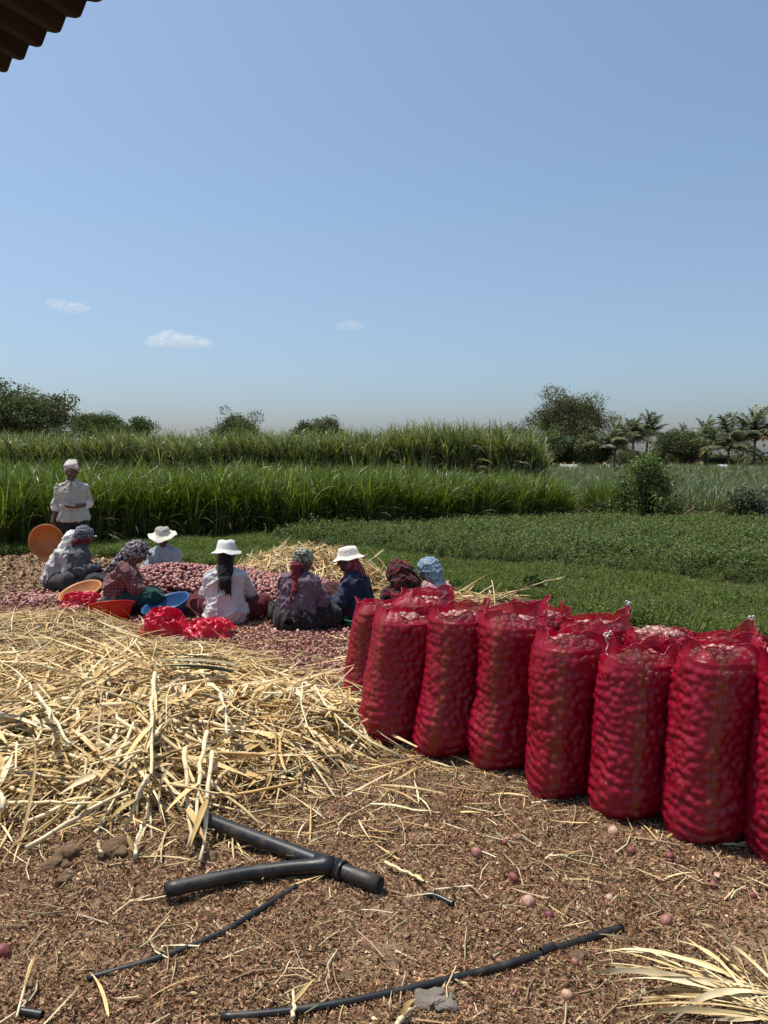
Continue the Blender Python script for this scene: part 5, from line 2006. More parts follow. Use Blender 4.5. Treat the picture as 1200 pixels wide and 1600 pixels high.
def person(label, loc, rz, J, outfit, group=None):
    """J: joints in the person's own frame (facing +Y, +X to the person's right). Keys: P waist C N H (centre of the head), yaw, pitch,
    S (shoulders), E, W (wrists), HD (hand directions), HIP, K, A, T as [right, left]"""
    root = empty('person', loc, rz)
    tag(root, label, 'person', group)
    s = J.get('s', 1.0)
    RH = rot_head(J.get('yaw', 0), J.get('pitch', 0), J.get('roll', 0))
    h = J['H']
    wd = J.get('wid', .86)
    if wd != 1:                                        # slighter build: narrower shoulders, elbows, knees
        for k_ in ('S', 'E', 'W', 'K', 'HIP'):
            J[k_] = [v * V3(wd, 1, 1) for v in J[k_]]
    for k_ in (0, 1):                                  # shoulders slope away from the neck
        J['S'][k_] = J['S'][k_] - V3(0, 0, .028)
    hp = lambda x, y, z: h + RH @ V3(x, y, z)
    body = []
    up = (J['N'] - J['C']); up /= np.linalg.norm(up)
    # torso as side by side columns, so it is wider than deep
    for sx in (-1, 1):
        ox = V3(sx * wd, 0, 0)
        body += [caps(J['P'] + ox * .070, J['waist'] + ox * .05, .100, .082), caps(J['waist'] + ox * .05, J['C'] + ox * .075, .082, .086),
                 caps(J['C'] + ox * .075, J['N'] + ox * .045 - up * .055, .084, .048)]
    body.append(caps(J['N'] - up * .03, hp(0, -.02, -.05), .054, .050))
    for i in (0, 1):
        sg = 1 if i == 0 else -1
        body += [caps(J['N'] - up * .042, J['S'][i], .040, .042), caps(J['S'][i], J['E'][i], .044, .035), caps(J['E'][i], J['W'][i], .039, .026)]
        pn = J.get('PN', [V3(0, 0, -1), V3(0, 0, -1)])[i]
        body += hand_prims(J['W'][i], J['HD'][i], pn, J.get('TH', [-1, 1])[i], J.get('curl', [.6, .6])[i])
        body += [caps(J['HIP'][i], J['K'][i], .085, .058), caps(J['K'][i], J['A'][i], .056, .036),
                 caps(J['A'][i], J['A'][i] + (J['T'][i] - J['A'][i]) * .75 - V3(0, 0, .01), .036, .030)]
        f = (J['T'][i] - J['A'][i]); f /= np.linalg.norm(f)
        q = np.cross(f, V3(0, 0, 1)); q /= np.linalg.norm(q) + 1e-9
        for o in (-2, -1, 0, 1, 2):
            body.append(caps(J['T'][i] - f * .06 + q * o * .013, J['T'][i] + q * o * .015 - f * abs(o) * .006, .015, .010))
    # head: skull, face, jaw, brow, nose, lips, ears, sockets
    body += [ell(hp(0, -.010, .022), V3(.074, .092, .092), RH), ell(hp(0, .028, -.020), V3(.060, .062, .088), RH), ell(hp(0, .045, -.078), V3(.036, .040, .030), RH),
             caps(hp(-.032, .078, .022), hp(.032, .078, .022), .012), caps(hp(0, .088, .012), hp(0, .106, -.026), .009, .014), ell(hp(0, .098, -.030), V3(.018, .012, .010), RH),
             caps(hp(-.018, .080, -.058), hp(.018, .080, -.058), .009), ell(hp(.078, -.008, -.008), V3(.010, .020, .032), RH), ell(hp(-.078, -.008, -.008), V3(.010, .020, .032), RH),
             caps(hp(.045, .060, -.02), hp(.040, .055, -.03), .020), caps(hp(-.045, .060, -.02), hp(-.040, .055, -.03), .020)]
    for sx in (-1, 1):
        body.append(sub(ell(hp(sx * .032, .092, .003), V3(.017, .013, .011), RH)))
    V, F = sdf_mesh(body, .0085, .016)
    mb = MB(); mb.add(V, F); body_ = mb.build('body', SKIN, root)
    for sx in (-1, 1):
        V0, T, Q = ball(8, 6)
        mb = MB(); mb.add(V0 * .0105 + hp(sx * .032, .073, .003), [T, Q]); mb.build('eye', EYEW, body_)

    # ---- clothes
    def shirt(mat_, sleeve=1.0, hem=None, off=.020, nm='shirt', flare=.0, foldamp=.012, seed=1, opening=None, kk=.032):
        pr = []
        for sx in (-1, 1):
            ox = V3(sx * wd, 0, 0)
            pr += [caps(J['P'] + ox * .072, J['waist'] + ox * .052, .100 + off + flare, .083 + off + flare * .6), caps(J['waist'] + ox * .052, J['C'] + ox * .078, .083 + off + flare * .6, .086 + off),
                   caps(J['C'] + ox * .078, J['N'] + ox * .048 - up * .055, .084 + off, .048 + off * .7)]
        for i in (0, 1):
            pr += [caps(J['N'] - up * .040, J['S'][i], .040 + off * .6, .043 + off * .7), caps(J['S'][i], J['E'][i], .043 + off * .65, .037 + off)]
            if sleeve > 1:
                pr += [caps(J['E'][i], J['E'][i] + (J['W'][i] - J['E'][i]) * (sleeve - 1), .039 + off * .95, .032 + off * .7)]
            elif sleeve < 1:
                pr[-1] = caps(J['S'][i], J['S'][i] + (J['E'][i] - J['S'][i]) * sleeve, .054 + off, .052 + off)
        # collar
        pr.append(caps(J['N'] - up * .045, J['N'] + up * .000, .062, .057))
        if hem is not None:
            pr.append(cut(V3(0, 0, hem), (0, .0, -1)))
        if opening is not None:
            pr.append(sub(opening))
        V, F = sdf_mesh(pr, .0095, kk, foldamp * 1.55, 12, seed)
        mb = MB(); mb.add(V, F)
        return mb.build(nm, mat_, root)

    def legs(mat_, nm='trousers', off=.016, upto=.92, skirt=False, foldamp=.007, seed=3, kk=.03):
        pr = []
        for i in (0, 1):
            sx = 1 if i == 0 else -1
            pr += [caps(J['P'] + V3(sx * .066, 0, -.01), J['HIP'][i], .098 + off * .5, .088 + off * .8), caps(J['HIP'][i], J['K'][i], .090 + off, .064 + off),
                   caps(J['K'][i], J['K'][i] + (J['A'][i] - J['K'][i]) * upto, .062 + off, .044 + off * 1.2)]
        if skirt:
            k2, a2 = (J['K'][0] + J['K'][1]) / 2, (J['A'][0] + J['A'][1]) / 2
            pr += [caps(J['P'] * V3(1, 1, .8), k2 * V3(1, 1, .75), .115, .08), caps(k2 * V3(1, 1, .6), a2, .08, .05)]
            pr += [caps(J['K'][0], J['P'] + V3(.12, -.02, -.05), .068, .06), caps(J['K'][1], J['P'] + V3(-.12, -.02, -.05), .068, .06)]
        pr.append(cut(V3(0, 0, -.0), (0, 0, -1)))
        V, F = sdf_mesh(pr, .0105, .09 if skirt else kk, foldamp, 9, seed)
        mb = MB(); mb.add(V, F)
        return mb.build(nm, mat_, root)

    def scarf(mat_, nm='headscarf', tail=None, face=(.35, -.25), size=1.0, knot=None, extra=None, seed=5, drape=True, foldamp=.008):
        pr = [ell(hp(0, -.012, .028), V3(.088, .108, .102) * size, RH)]
        if drape:
            pr += [ell(hp(0, -.035, -.045), V3(.088, .088, .095), RH)]
        # face opening
        pr.append(sub(ell(hp(0, .105, -.055), V3(.066, .075, .085), RH)))
        if not drape:
            pr.append(cut(hp(0, 0, -.035), RH @ V3(0, face[0], -1)))
        if knot is not None:
            pr.append(ell(hp(*knot), V3(.036, .034, .034)))
        for a, b_, ra, rb in (tail or []):
            pr.append(caps(a, b_, ra, rb))
        for e in (extra or []):
            pr.append(e)
        V, F = sdf_mesh(pr, .008, .03, foldamp, 16, seed, (1, 1, 1))
        mb = MB(); mb.add(V, F)
        return mb.build(nm, mat_, root)

    def hat(mat_, brim=.165, tall=.10, tip=0.0, nm='sun_hat', wav=.016, rx=1.0, crown_mat=None):
        ns = 44
        prof = [(.0, tall), (.045, tall * .985), (.078, tall * .90), (.090, tall * .55), (.098, .012), (.103, .0), (brim * .8, -.014), (brim, -.024), (brim + .003, -.028), (brim - .004, -.032), (.105, -.010), (.092, -.008), (.085, .03), (.0, .05)]
        V, F = lathe(prof, ns)
        a_ = np.arctan2(V[:, 1], V[:, 0]); r_ = np.hypot(V[:, 0], V[:, 1])
        out_ = np.clip((r_ - .10) / (brim - .10), 0, 1)
        V[:, 2] += out_ * (wav * np.sin(2 * a_ + 1.0) + wav * .7 * np.sin(3 * a_ + .4) + wav * .4 * np.sin(7 * a_)) - out_ * np.abs(np.cos(a_)) * .012
        V[:, 2] += (r_ < .08) * (V[:, 2] > .05) * (-.014) * np.exp(-(V[:, 0] / .03) ** 2)
        V[:, 1] *= 1.12
        Rt = RH @ np.array(Matrix.Rotation(tip, 3, 'X'))
        V = V @ Rt.T + hp(0, -.012, .050)
        mb = MB()
        nv = len(prof)
        if crown_mat:
            mi = np.repeat(np.arange(nv - 1), ns) < 3
            mb.add(V, [F[~mi]]); mb.F.append(F[mi]); mb.M.append(np.full(mi.sum(), 1))
            return mb.build(nm, [mat_, crown_mat], root)
        mb.add(V, F)
        o_ = mb.build(nm, mat_, root)
        return o_

    outfit(dict(root=root, J=J, hp=hp, RH=RH, shirt=shirt, legs=legs, scarf=scarf, hat=hat, up=up))
    return root


def seated(**kw):
    J = dict(P=V3(0, 0, .125), waist=V3(0, .01, .27), C=V3(0, .05, .42), N=V3(0, .07, .53), H=V3(0, .11, .655), yaw=0.0, pitch=-.25,
             S=[V3(.165, .06, .475), V3(-.165, .06, .475)], E=[V3(.235, .15, .28), V3(-.235, .15, .28)], W=[V3(.12, .33, .20), V3(-.12, .33, .20)],
             HD=[V3(-.4, 1, -.5), V3(.4, 1, -.5)], HIP=[V3(.09, .02, .11), V3(-.09, .02, .11)], K=[V3(.36, .22, .14), V3(-.36, .22, .14)],
             A=[V3(-.02, .36, .065), V3(.02, .40, .065)], T=[V3(-.17, .42, .045), V3(.17, .46, .045)])
    J.update(kw)
    return J


def simple(mb_prims, mat_, root, nm, vox=.009, k=.03, foldamp=.008, fs=14, seed=2):
    V, F = sdf_mesh(mb_prims, vox, k, foldamp, fs, seed)
    mb = MB(); mb.add(V, F)
    return mb.build(nm, mat_, root)


def at(px, py):
    q = G(px, py)
    return V3(q[0], q[1], float(gz(q[0], q[1])))


WHITE = cloth('white_cotton', (.66, .655, .635), (.58, .575, .56))
# 1 --- standing man
def fit_man(o):
    J, hp = o['J'], o['hp']
    op = caps(J['N'] + V3(0, .075, .02), J['N'] + V3(0, .125, -.15), .036, .014)
    sh_ = o['shirt'](cloth('cream_cotton', (.46, .445, .395), (.37, .355, .31)), 1.12, .80, .017, 'shirt', .020, .010, 7, op)
    o['legs'](cloth('dark_trousers', (.030, .030, .034)), 'trousers', .010, .97)
    r_ = o['root']
    # placket and collar leaves
    simple([caps(J['N'] + V3(.02, .078, -.02), J['N'] + V3(.055, .095, -.075), .016, .010), caps(J['N'] + V3(-.02, .078, -.02), J['N'] + V3(-.055, .095, -.075), .016, .010)], WHITE, sh_, 'collar', .006, .01, .002)
    for i in (0, 1):
        e, w_ = J['E'][i], J['W'][i]
        d = (w_ - e) / np.linalg.norm(w_ - e)
        simple([caps(e + d * .010, e + d * .048, .066, .063)], WHITE, sh_, 'rolled_cuff', .007, .01, .004)
    pr = [ell(hp(0, -.022, .064), V3(.086, .102, .080), o['RH'])]
    for q in range(5):
        a_ = q * .55 - .2
        pr.append(caps(hp(-.072 + .006 * q, .040 - .02 * q, .050 + .022 * q), hp(.070 - .008 * q, .046 - .022 * q, .078 + .016 * q), .021, .021))
    pr.append(caps(hp(.075, -.06, .02), hp(.085, -.09, -.09), .03, .018))
    pr.append(sub(ell(hp(0, .12, -.055), V3(.09, .09, .085), o['RH'])))
    simple(pr, cloth('turban_cloth', (.56, .52, .46), (.46, .40, .36), None), r_, 'turban', .008, .012, .006, 20)
    simple([caps(hp(-.022, .088, -.046), hp(.022, .088, -.046), .008), caps(hp(-.03, .068, -.09), hp(.03, .068, -.09), .014)], surf('grey_beard', (.12, .11, .10), (.05, .05, .05), 80, .9, .1, .5, 200, .004), r_, 'beard', .006, .02, .003)


q = at(117, 905)
MANLOC, MANRZ = q, math.pi + .30
st = dict(wid=1, P=V3(0, 0, .84), waist=V3(0, .0, 1.00), C=V3(0, .015, 1.19), N=V3(0, .01, 1.335), H=V3(0, .045, 1.46), yaw=-.15, pitch=-.08,
          S=[V3(.150, 0, 1.275), V3(-.150, 0, 1.275)], E=[V3(.205, -.03, 1.02), V3(-.195, -.04, 1.03)], W=[V3(.250, .05, .80), V3(-.06, .185, 1.00)],
          HD=[V3(.02, .10, -1), V3(1, .25, -.05)], PN=[V3(-.6, .8, 0), V3(0, -.3, 1)], TH=[-1, 1], curl=[.75, .5],
          HIP=[V3(.09, 0, .82), V3(-.09, 0, .82)], K=[V3(.10, .02, .45), V3(-.10, .02, .45)], A=[V3(.11, -.02, .075), V3(-.11, -.02, .075)], T=[V3(.13, .16, .03), V3(-.13, .16, .03)])
person('standing man in a cream shirt and pale turban, carrying a round orange basin', MANLOC, MANRZ, st, fit_man)


# 2 --- worker in white, half hidden behind the grey one
def fit_white_hidden(o):
    hp = o['hp']; J = o['J']
    o['shirt'](cloth('dull_white_shirt', (.50, .475, .465), (.40, .38, .37)), 1.85, .05, .024, 'shirt', .01, .016, 9)
    o['legs'](cloth('dark_lower', (.05, .045, .045)), 'skirt', .02, .95, True)
    o['scarf'](cloth('white_head_cloth', (.70, .69, .67)), 'head_cloth', [(hp(0, -.09, .0), J['N'] + V3(0, -.10, -.06), .055, .05), (J['N'] + V3(0, -.10, -.06), J['C'] + V3(0, -.13, -.03), .05, .035)])


q = at(90, 922) + V3(-.05, .06, 0)
person('stooping worker in dull white, mostly hidden behind the one in charcoal', q, -1.35,
       seated(C=V3(0, .10, .40), N=V3(0, .16, .49), H=V3(0, .24, .60), pitch=-.45, S=[V3(.165, .14, .45), V3(-.165, .14, .45)], E=[V3(.22, .17, .24), V3(-.22, .24, .24)], W=[V3(.20, .26, .08), V3(-.1, .40, .16)], HD=[V3(-.1, 1, -.6), V3(.3, 1, -.5)]), fit_white_hidden)


# 3 --- grey shirt, blue red headscarf
def fit_grey(o):
    hp = o['hp']; J = o['J']
    o['shirt'](cloth('charcoal_shirt', (.105, .108, .115), (.070, .072, .080)), 1.70, .05, .024, 'shirt', .008, .015, 21)
    o['legs'](cloth('black_skirt', (.028, .028, .033)), 'skirt', .02, .95, True)
    o['scarf'](cloth('blue_checked_scarf', (.045, .055, .085), (.035, .042, .070), 'plaid', (.22, .23, .27)), 'headscarf', [(hp(0, -.085, -.02), hp(0, -.125, -.085), .05, .035)], drape=False, face=(.25, 0), size=1.04)
    simple([caps(hp(-.085, .03, -.03), hp(-.05, -.10, -.07), .020, .028), caps(hp(.085, .03, -.03), hp(.05, -.10, -.07), .020, .028), caps(hp(-.05, -.10, -.07), hp(.05, -.10, -.07), .030), caps(hp(.03, -.11, -.08), J['N'] + V3(.02, -.08, -.03), .035, .025)], cloth('dark_red_cloth', (.13, .016, .024)), o['root'], 'red_wrap', .008, .03, .006)
    # visor like white peak
    V, F = sdf_mesh([ell(hp(.0, .115, .008), V3(.045, .028, .008), o['RH'])], .006, .01)
    mb = MB(); mb.add(V, F); mb.build('cap_peak', WHITE, o['root'])


q = at(121, 923)
person('worker in a charcoal shirt with a blue checked headscarf, seen from the side', q, -1.25,
       seated(s=1, C=V3(0, .03, .44), N=V3(0, .05, .55), H=V3(0, .10, .675), pitch=-.10, yaw=.1, E=[V3(.25, .06, .27), V3(-.24, .12, .28)], W=[V3(.17, .25, .30), V3(-.06, .30, .24)], HD=[V3(-.5, 1, .4), V3(.5, 1, .1)]), fit_grey)


# 4 --- plaid shirt
def fit_plaid(o):
    hp = o['hp']; J = o['J']
    o['shirt'](cloth('maroon_plaid_shirt', (.125, .040, .045), (.095, .030, .036), 'plaid', (.20, .115, .11)), 1.80, .03, .026, 'shirt', .012, .014, 31)
    o['legs'](cloth('dark_green_trousers', (.012, .050, .044)), 'trousers', .030, .80, False, .014, 3, .06)
    o['scarf'](cloth('dark_patterned_scarf', (.022, .022, .036), (.016, .016, .026), 'motley', (.30, .26, .27)), 'headscarf',
               [(hp(0, -.09, .0), J['N'] + V3(.02, -.12, .0), .06, .055), (J['N'] + V3(.02, -.12, .0), J['C'] + V3(.03, -.19, .02), .055, .025)], size=1.05)
    simple([ell(hp(0, .112, .045), V3(.05, .03, .012), o['RH'])], cloth('dark_visor', (.03, .03, .04)), o['root'], 'cap_peak', .006, .01, 0)


q = at(181, 955)
person('worker in a maroon plaid shirt and dark patterned headscarf, leaning to the heap', q, -1.30,
       seated(C=V3(0, .10, .42), N=V3(0, .15, .52), H=V3(0, .235, .63), pitch=-.55, S=[V3(.165, .13, .47), V3(-.165, .13, .47)], E=[V3(.22, .22, .27), V3(-.22, .24, .27)],
              W=[V3(.13, .42, .19), V3(-.10, .44, .20)], K=[V3(.20, .36, .17), V3(-.17, .40, .18)], A=[V3(.12, .56, .065), V3(-.10, .60, .065)], T=[V3(.13, .74, .05), V3(-.10, .78, .05)]), fit_plaid)


# 5 --- broad sun hat behind the heap
def fit_hatman(o):
    hp = o['hp']; J = o['J']
    op = caps(J['N'] + V3(0, .075, .02), J['N'] + V3(0, .12, -.10), .032, .012)
    o['shirt'](cloth('pale_blue_shirt', (.34, .38, .42), (.28, .32, .36), 'stripes', (.42, .45, .48)), 1.6, .03, .024, 'shirt', .01, .014, 41, op)
    o['legs'](cloth('grey_trousers', (.08, .08, .09)), 'trousers')
    m_ = cloth('cream_hat', (.72, .70, .58)); g_ = cloth('grey_hat_crown', (.30, .28, .25), (.25, .23, .21))
    o['hat'](m_, .175, .075, .10, 'sun_hat', .020, 1, g_)
    simple([ell(hp(0, -.05, -.01), V3(.082, .07, .075), o['RH'])], HAIR, o['root'], 'hair', .009, .02, .004)


q = D(259, 880, 9.9)
person('worker in pale blue shirt and wide cream sun hat behind the onion heap', V3(q[0], 9.9, -.05), math.pi, seated(pitch=-.35, H=V3(0, .12, .68), N=V3(0, .07, .55)), fit_hatman)


# 6 --- white shirt and bucket hat
def fit_whitelady(o):
    hp = o['hp']; J = o['J']
    o['shirt'](cloth('white_printed_shirt', (.55, .54, .54), (.48, .47, .475), 'floral', (.44, .34, .37)), 1.80, .02, .030, 'shirt', .024, .013, 51)
    o['legs'](cloth('maroon_printed_trousers', (.085, .010, .016), (.06, .008, .012), 'dots', (.20, .03, .035)), 'trousers', .034, .95, False, .010, 3, .05)
    o['hat'](WHITE, .148, .105, .05, 'bucket_hat', .010)
    simple([ell(hp(0, -.02, -.035), V3(.084, .085, .08), o['RH']), caps(hp(-.06, -.01, -.05), hp(-.05, -.04, -.10), .04, .03)], cloth('red_face_cloth', (.28, .012, .028)), o['root'], 'red_scarf', .009, .02, .005)
    sc = [caps(hp(.0, -.075, -.01), J['N'] + V3(.0, -.115, -.02), .066, .068), caps(hp(.03, -.075, -.02), J['N'] + V3(.04, -.095, -.05), .045, .045), caps(J['N'] + V3(.005, -.118, -.03), J['C'] + V3(.02, -.172, -.02), .062, .050),
          caps(J['C'] + V3(.03, -.172, .02), J['C'] + V3(.045, -.182, -.09), .038, .024), caps(J['C'] + V3(-.01, -.172, .02), J['C'] + V3(-.02, -.180, -.05), .034, .020)]
    stole_ = simple(sc, cloth('black_stole', (.010, .010, .012)), o['root'], 'black_stole', .008, .03, .006, 18)
    mb = MB()
    for i in range(9):
        x_ = rng.uniform(-.075, .085)
        p0 = J['C'] + V3(x_, -.185, -.06)
        V, F = tube([p0 + V3(0, .02, .05), p0, p0 + V3(rng.normal(0, .008), -.01, -rng.uniform(.03, .09))], .0035, 4)
        mb.add(V, F)
    mb.build('fringe', cloth('black_thread', (.010, .010, .012)), stole_)


q = at(350, 976)
person('woman in white printed shirt and white bucket hat, black stole down her back', q + V3(0, .10, 0), .05, seated(pitch=-.15, P=V3(0, .0, .12), C=V3(0, .03, .43), N=V3(0, .05, .54), H=V3(0, .08, .675), K=[V3(.40, .20, .15), V3(-.33, .22, .19)], A=[V3(.02, .36, .065), V3(.02, .40, .065)]), fit_whitelady)


# 7 --- purple blouse
def fit_purple(o):
    hp = o['hp']; J = o['J']
    o['shirt'](cloth('purple_dotted_blouse', (.135, .085, .115), (.11, .068, .095), 'dots', (.27, .21, .25)), 1.75, .17, .024, 'blouse', .006, .014, 61)
    o['legs'](cloth('black_floral_skirt', (.018, .016, .019), (.014, .012, .015), 'floral', (.17, .15, .145)), 'skirt', .030, .98, True, .014)
    o['scarf'](cloth('green_white_scarf', (.060, .075, .050), (.05, .062, .04), 'motley', (.36, .36, .28)), 'headscarf', drape=False, face=(.15, 0), size=1.03)
    simple([ell(hp(0, -.062, -.062), V3(.062, .050, .062), o['RH'])], HAIR, o['root'], 'hair', .008, .02, .004)
    simple([ell(hp(0, -.105, -.055), V3(.055, .035, .040)), caps(hp(-.05, -.08, -.05), hp(.05, -.08, -.05), .030), caps(hp(0, -.11, -.07), J['N'] + V3(-.005, -.105, -.06), .045, .042), caps(J['N'] + V3(-.005, -.105, -.06), J['C'] + V3(.0, -.150, -.03), .040, .020),
            caps(J['C'] + V3(.0, -.150, -.03), J['waist'] + V3(-.01, -.150, .02), .016, .012)], cloth('dark_red_scarf', (.16, .020, .030), (.10, .012, .018)), o['root'], 'red_tail', .008, .02, .008, 20)


q = at(462, 990)
person('woman in a purple dotted blouse and black floral skirt, her green scarf tied with red', q + V3(0, .12, 0), -.30, seated(pitch=-.20, yaw=-.25, C=V3(.01, .05, .42), N=V3(.01, .08, .525), H=V3(.02, .115, .645), E=[V3(.26, .12, .27), V3(-.22, .16, .29)], W=[V3(.20, .30, .16), V3(-.10, .33, .20)], K=[V3(.30, .18, .13), V3(-.30, .18, .13)]), fit_purple)


# 8 --- navy shirt
def fit_navy(o):
    hp = o['hp']; J = o['J']
    o['shirt'](cloth('navy_shirt', (.030, .042, .075), (.020, .028, .052)), 1.55, .03, .026, 'shirt', .010, .015, 71)
    o['legs'](cloth('maroon_trousers', (.060, .014, .016), None, 'dots', (.10, .03, .03)), 'trousers', .030, .95)
    o['hat'](cloth('offwhite_hat', (.70, .66, .58), (.62, .58, .50)), .150, .092, .0, 'bucket_hat', .012)
    simple([ell(hp(0, -.025, -.035), V3(.084, .080, .085), o['RH']), caps(hp(0, -.05, -.10), J['N'] + V3(0, .10, -.09), .045, .030), caps(hp(.05, .0, -.1), J['N'] + V3(.05, .11, -.10), .03, .022), caps(hp(0, -.07, -.06), J['N'] + V3(0, -.09, -.04), .06, .045), sub(ell(hp(0, .100, -.02), V3(.07, .07, .09), o['RH']))], cloth('pink_red_scarf', (.24, .030, .060), None, 'stripes', (.34, .14, .17)), o['root'], 'scarf', .008, .02, .007)
    simple([caps(hp(.0, -.08, -.07), J['N'] + V3(0, -.115, -.08), .045, .040), caps(J['N'] + V3(0, -.115, -.08), J['C'] + V3(0, -.155, -.06), .036, .018)], HAIR, o['root'], 'hair', .008, .02, .006)


q = D(562, 930, 7.55)
person('worker in a navy shirt and off white bucket hat with a pink red scarf', V3(q[0], 7.55, -.05), 1.35, seated(pitch=-.15, C=V3(0, .04, .43), N=V3(0, .07, .545), H=V3(0, .12, .665), K=[V3(.16, .33, .33), V3(-.14, .36, .34)], A=[V3(.14, .40, .065), V3(-.12, .42, .065)], T=[V3(.14, .58, .045), V3(-.12, .6, .045)], W=[V3(.13, .38, .20), V3(-.02, .40, .22)]), fit_navy)


# 9 --- bent worker in red and black
def fit_redblack(o):
    hp = o['hp']; J = o['J']
    m_ = cloth('black_red_striped_cloth', (.020, .010, .012), (.014, .008, .009), 'bands', (.20, .012, .018))
    o['shirt'](m_, 1.5, .03, .024, 'blouse', .01, .014, 81)
    o['legs'](cloth('dark_skirt', (.04, .02, .03)), 'skirt', .03, .95, True)
    o['scarf'](m_, 'headscarf', [(hp(.03, -.08, .0), J['N'] + V3(.06, -.07, .03), .085, .085), (hp(-.03, -.08, .0), J['N'] + V3(-.06, -.07, .03), .085, .08)], size=1.22, foldamp=.014)
    simple([caps(hp(.01, .05, .125), hp(.0, -.05, .128), .030, .028), caps(hp(.0, -.03, .12), hp(.03, -.11, .08), .022, .018), caps(hp(.03, -.11, .08), hp(.04, -.15, .0), .016, .012)], cloth('orange_red_band', (.62, .055, .030), (.45, .03, .02)), o['root'], 'head_band', .007, .02, .005)


q = D(640, 950, 7.1)
person('bent worker under a black and red striped cloth with orange red band', V3(q[0], 7.1, -.06), .45, seated(pitch=-.60, C=V3(0, .10, .39), N=V3(0, .15, .47), H=V3(0, .22, .56), S=[V3(.16, .13, .44), V3(-.16, .13, .44)]), fit_redblack)


# 10 --- blue headscarf
def fit_blue(o):
    hp = o['hp']; J = o['J']
    o['shirt'](cloth('pale_pink_blouse', (.42, .22, .25), (.36, .18, .20), 'floral', (.52, .36, .36)), 1.6, .03, .022, 'blouse', .008, .014, 91)
    o['legs'](cloth('blue_skirt', (.05, .06, .10)), 'skirt', .03, .95, True)
    o['scarf'](cloth('blue_grey_scarf', (.13, .20, .26), (.09, .14, .19), 'motley', (.22, .29, .34)), 'headscarf', [(hp(0, -.08, -.01), J['N'] + V3(0, -.10, -.01), .065, .055), (J['N'] + V3(0, -.10, -.01), J['C'] + V3(0, -.16, -.02), .05, .03)], size=1.05, foldamp=.009)


q = D(684, 950, 7.25)
person('worker with a blue grey headscarf and pale pink blouse, just right of the striped cloth', V3(q[0], 7.25, -.07), .75, seated(pitch=-.35, yaw=.15, C=V3(0, .05, .40), N=V3(0, .08, .50), H=V3(0, .12, .615)), fit_blue)

# ================================================================== BASINS AND LOOSE NETS
def plastic(name, c, trans=.25):
    m, nt, out = new_mat(name)
    p = node(nt, 'ShaderNodeBsdfPrincipled', Roughness=.42)
    oc = coords(nt)
    c2 = tuple(x * .82 for x in c)
    nt.links.new(ramp(nt, noise_tex(nt, 9, 5, .6, oc), [(.35, c2), (.65, c)]), p.inputs['Base Color'])
    t = nt.nodes.new('ShaderNodeBsdfTranslucent'); t.inputs[0].default_value = (*c, 1)
    mx = node(nt, 'ShaderNodeMixShader', Fac=trans)
    nt.links.new(p.outputs[0], mx.inputs[1]); nt.links.new(t.outputs[0], mx.inputs[2]); nt.links.new(mx.outputs[0], out.inputs[0])
    return m


def basin(label, loc, normal, mat_, r=.225, d=.105, spin=0.0):
    """open round basin; normal points out of its mouth, loc is the middle of its mouth"""
    z = np.asarray(normal, float); z /= np.linalg.norm(z)
    q_ = Vector(z).to_track_quat('Z', 'Y').to_euler()
    o = None
    pr = [(.001, -d), (r * .66, -d), (r * .72, -d + .008), (r * .90, -.03), (r * .965, -.008), (r * 1.03, -.006), (r * 1.05, .0), (r * 1.03, .006), (r * .98, .006), (r * .94, -.004), (r * .88, -.028), (r * .69, -d + .016), (r * .64, -d + .007), (.001, -d + .007)]
    V, F = lathe(pr, 64)
    root = empty('basin', loc)
    root.rotation_euler = q_
    tag(root, label, 'basin')
    lo_ = (np.arange(len(pr) - 1) >= 4) & (np.arange(len(pr) - 1) < 9)
    fr_ = np.repeat(lo_, 64)
    mb = MB(); mb.add(V, F[~fr_]); mb.build('bowl', mat_, root)
    mb = MB(); mb.add(V, F[fr_]); mb.build('rim', mat_, root)
    return root


ORANGE = plastic('orange_plastic', (.60, .21, .055))
mw = Matrix.Rotation(MANRZ, 3, 'Z')
hand = np.array(mw @ Vector((.26, .10, .74))) + MANLOC
bc = D(72, 846, hand[1] - .13)
basin('orange basin hanging from the hand of the standing man, its hollow side towards us', bc, (.10, -1, .06), ORANGE, .218, .10)
basin('pale orange basin tipped beside the worker in the charcoal shirt', at(134, 936) + V3(0, -.16, .12), (-.20, -.36, 1), plastic('pale_orange_plastic', (.62, .28, .10)), .235, .10)
basin('red basin tilted in front of the worker in the plaid shirt', at(172, 968) + V3(0, .05, .165), (-.14, .30, 1), plastic('red_plastic', (.62, .030, .012)), .225, .15)
bl = at(252, 968) + V3(0, .16, .145)
basin('blue basin holding a few onions beside the red net cloth', bl, (-.26, -.24, 1), plastic('blue_plastic', (.030, .105, .27)), .245, .12)
for i in range(5):
    one_onion(bl + V3(-.02 + .035 * i - .05, -.09 + .02 * (i % 2), -.050 + .012 * (i % 2)), .024, 'small red onion lying in the blue basin', 'onions in the blue basin')
basin('green basin peeping out just left of the shortest sack', at(552, 985) + V3(.03, .1, .10), (0, -.05, 1), plastic('green_plastic', (.01, .16, .10)), .13, .09)

NETC = net_mat('red_net_cloth', .93, (.62, .006, .045))


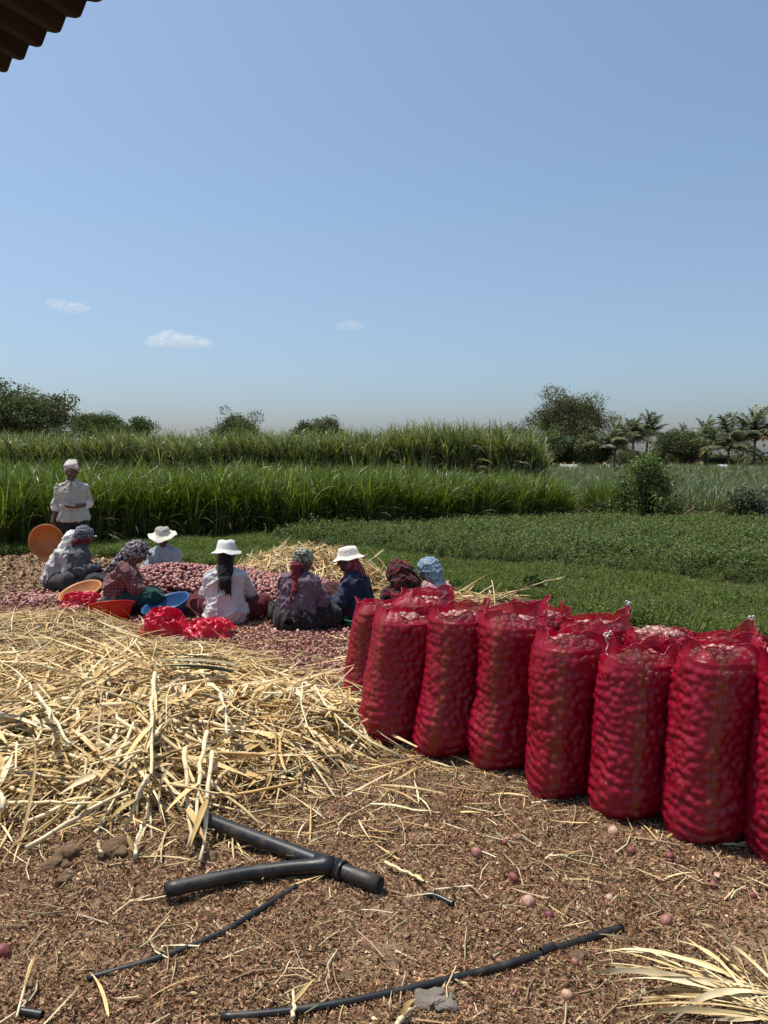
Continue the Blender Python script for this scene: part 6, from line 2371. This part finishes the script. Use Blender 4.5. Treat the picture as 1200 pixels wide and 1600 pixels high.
def heap_cloth(label, px0, px1, pyb, pyt, seed, depth=.4, topw=.62, shift=.0):
    """an empty net bag set down in a heap: a creased sheet going up, over the top and down behind, with a straight hem"""
    a_, b_ = G(px0, pyb), G(px1, pyb)
    w_ = b_[0] - a_[0]
    hgt = (pyb - pyt) / FPX * a_[1]
    cx, cy = (a_[0] + b_[0]) / 2, a_[1]
    nu, nv = 90, 84
    u, v = np.meshgrid(np.linspace(-1, 1, nu), np.linspace(0, 1, nv), indexing='ij')
    prof_y = np.interp(v, [0, .10, .40, .55, .62, 1], [-.03, .05, .22 * 1, .36, .5, 1]) * depth
    prof_z = np.interp(v, [0, .10, .40, .52, .60, .75, 1], [.01, .18, .82, 1.0, .96, .5, .02]) * hgt
    tw = np.interp(v, [0, .2, .52, .7, 1], [1.0, .90, topw, topw * 1.05, .9])
    x = u * w_ * .5 * tw + shift * w_ * np.sin(v * np.pi)
    z = prof_z * (1 - .35 * np.abs(u) ** 4) + 0
    P_ = np.stack((x, prof_y, z), -1)
    Q_ = np.stack((x * 1.0, prof_y * 1.2, z), -1)
    wv = Q_ + .10 * np.stack([vnoise(Q_, 5, seed + i) for i in range(3)], -1)
    ridge = 1 - 2 * np.abs(vnoise(wv * np.array((1.3, 1, .7)), 9, seed + 5))
    ridge2 = 1 - 2 * np.abs(vnoise(wv * np.array((1, 1, 1.6)), 19, seed + 6))
    amp = (.30 + .70 * np.sin(np.clip(v * 1.3, 0, 1) * np.pi))
    P_[..., 1] -= (.050 * ridge + .022 * ridge2) * amp
    P_[..., 2] += (.022 * ridge + .014 * ridge2) * amp
    P_[..., 0] += .02 * vnoise(wv, 7, seed + 9)
    P_[..., 2] = np.maximum(P_[..., 2], .004 + .006 * np.abs(ridge))
    a = (np.arange(nu - 1)[:, None] * nv + np.arange(nv - 1)[None]).reshape(-1)
    mb = MB(); mb.add(P_.reshape(-1, 3), np.stack((a, a + nv, a + nv + 1, a + 1), -1))
    o = mb.build('net_cloth', NETC)
    o.location = (cx, cy, float(gz(cx, cy)))
    tag(o, label, 'net bag')


heap_cloth('bright red crumpled net bag standing up in front of the blue basin', 211, 287, 999, 953, 3, .34, .80, .04)
heap_cloth('flat red net bag lying beside the woman in the white printed shirt', 284, 362, 1001, 973, 8, .40, .92)
heap_cloth('small crumpled pinkish red net beside the red basin', 90, 150, 950, 930, 14, .45, .9)
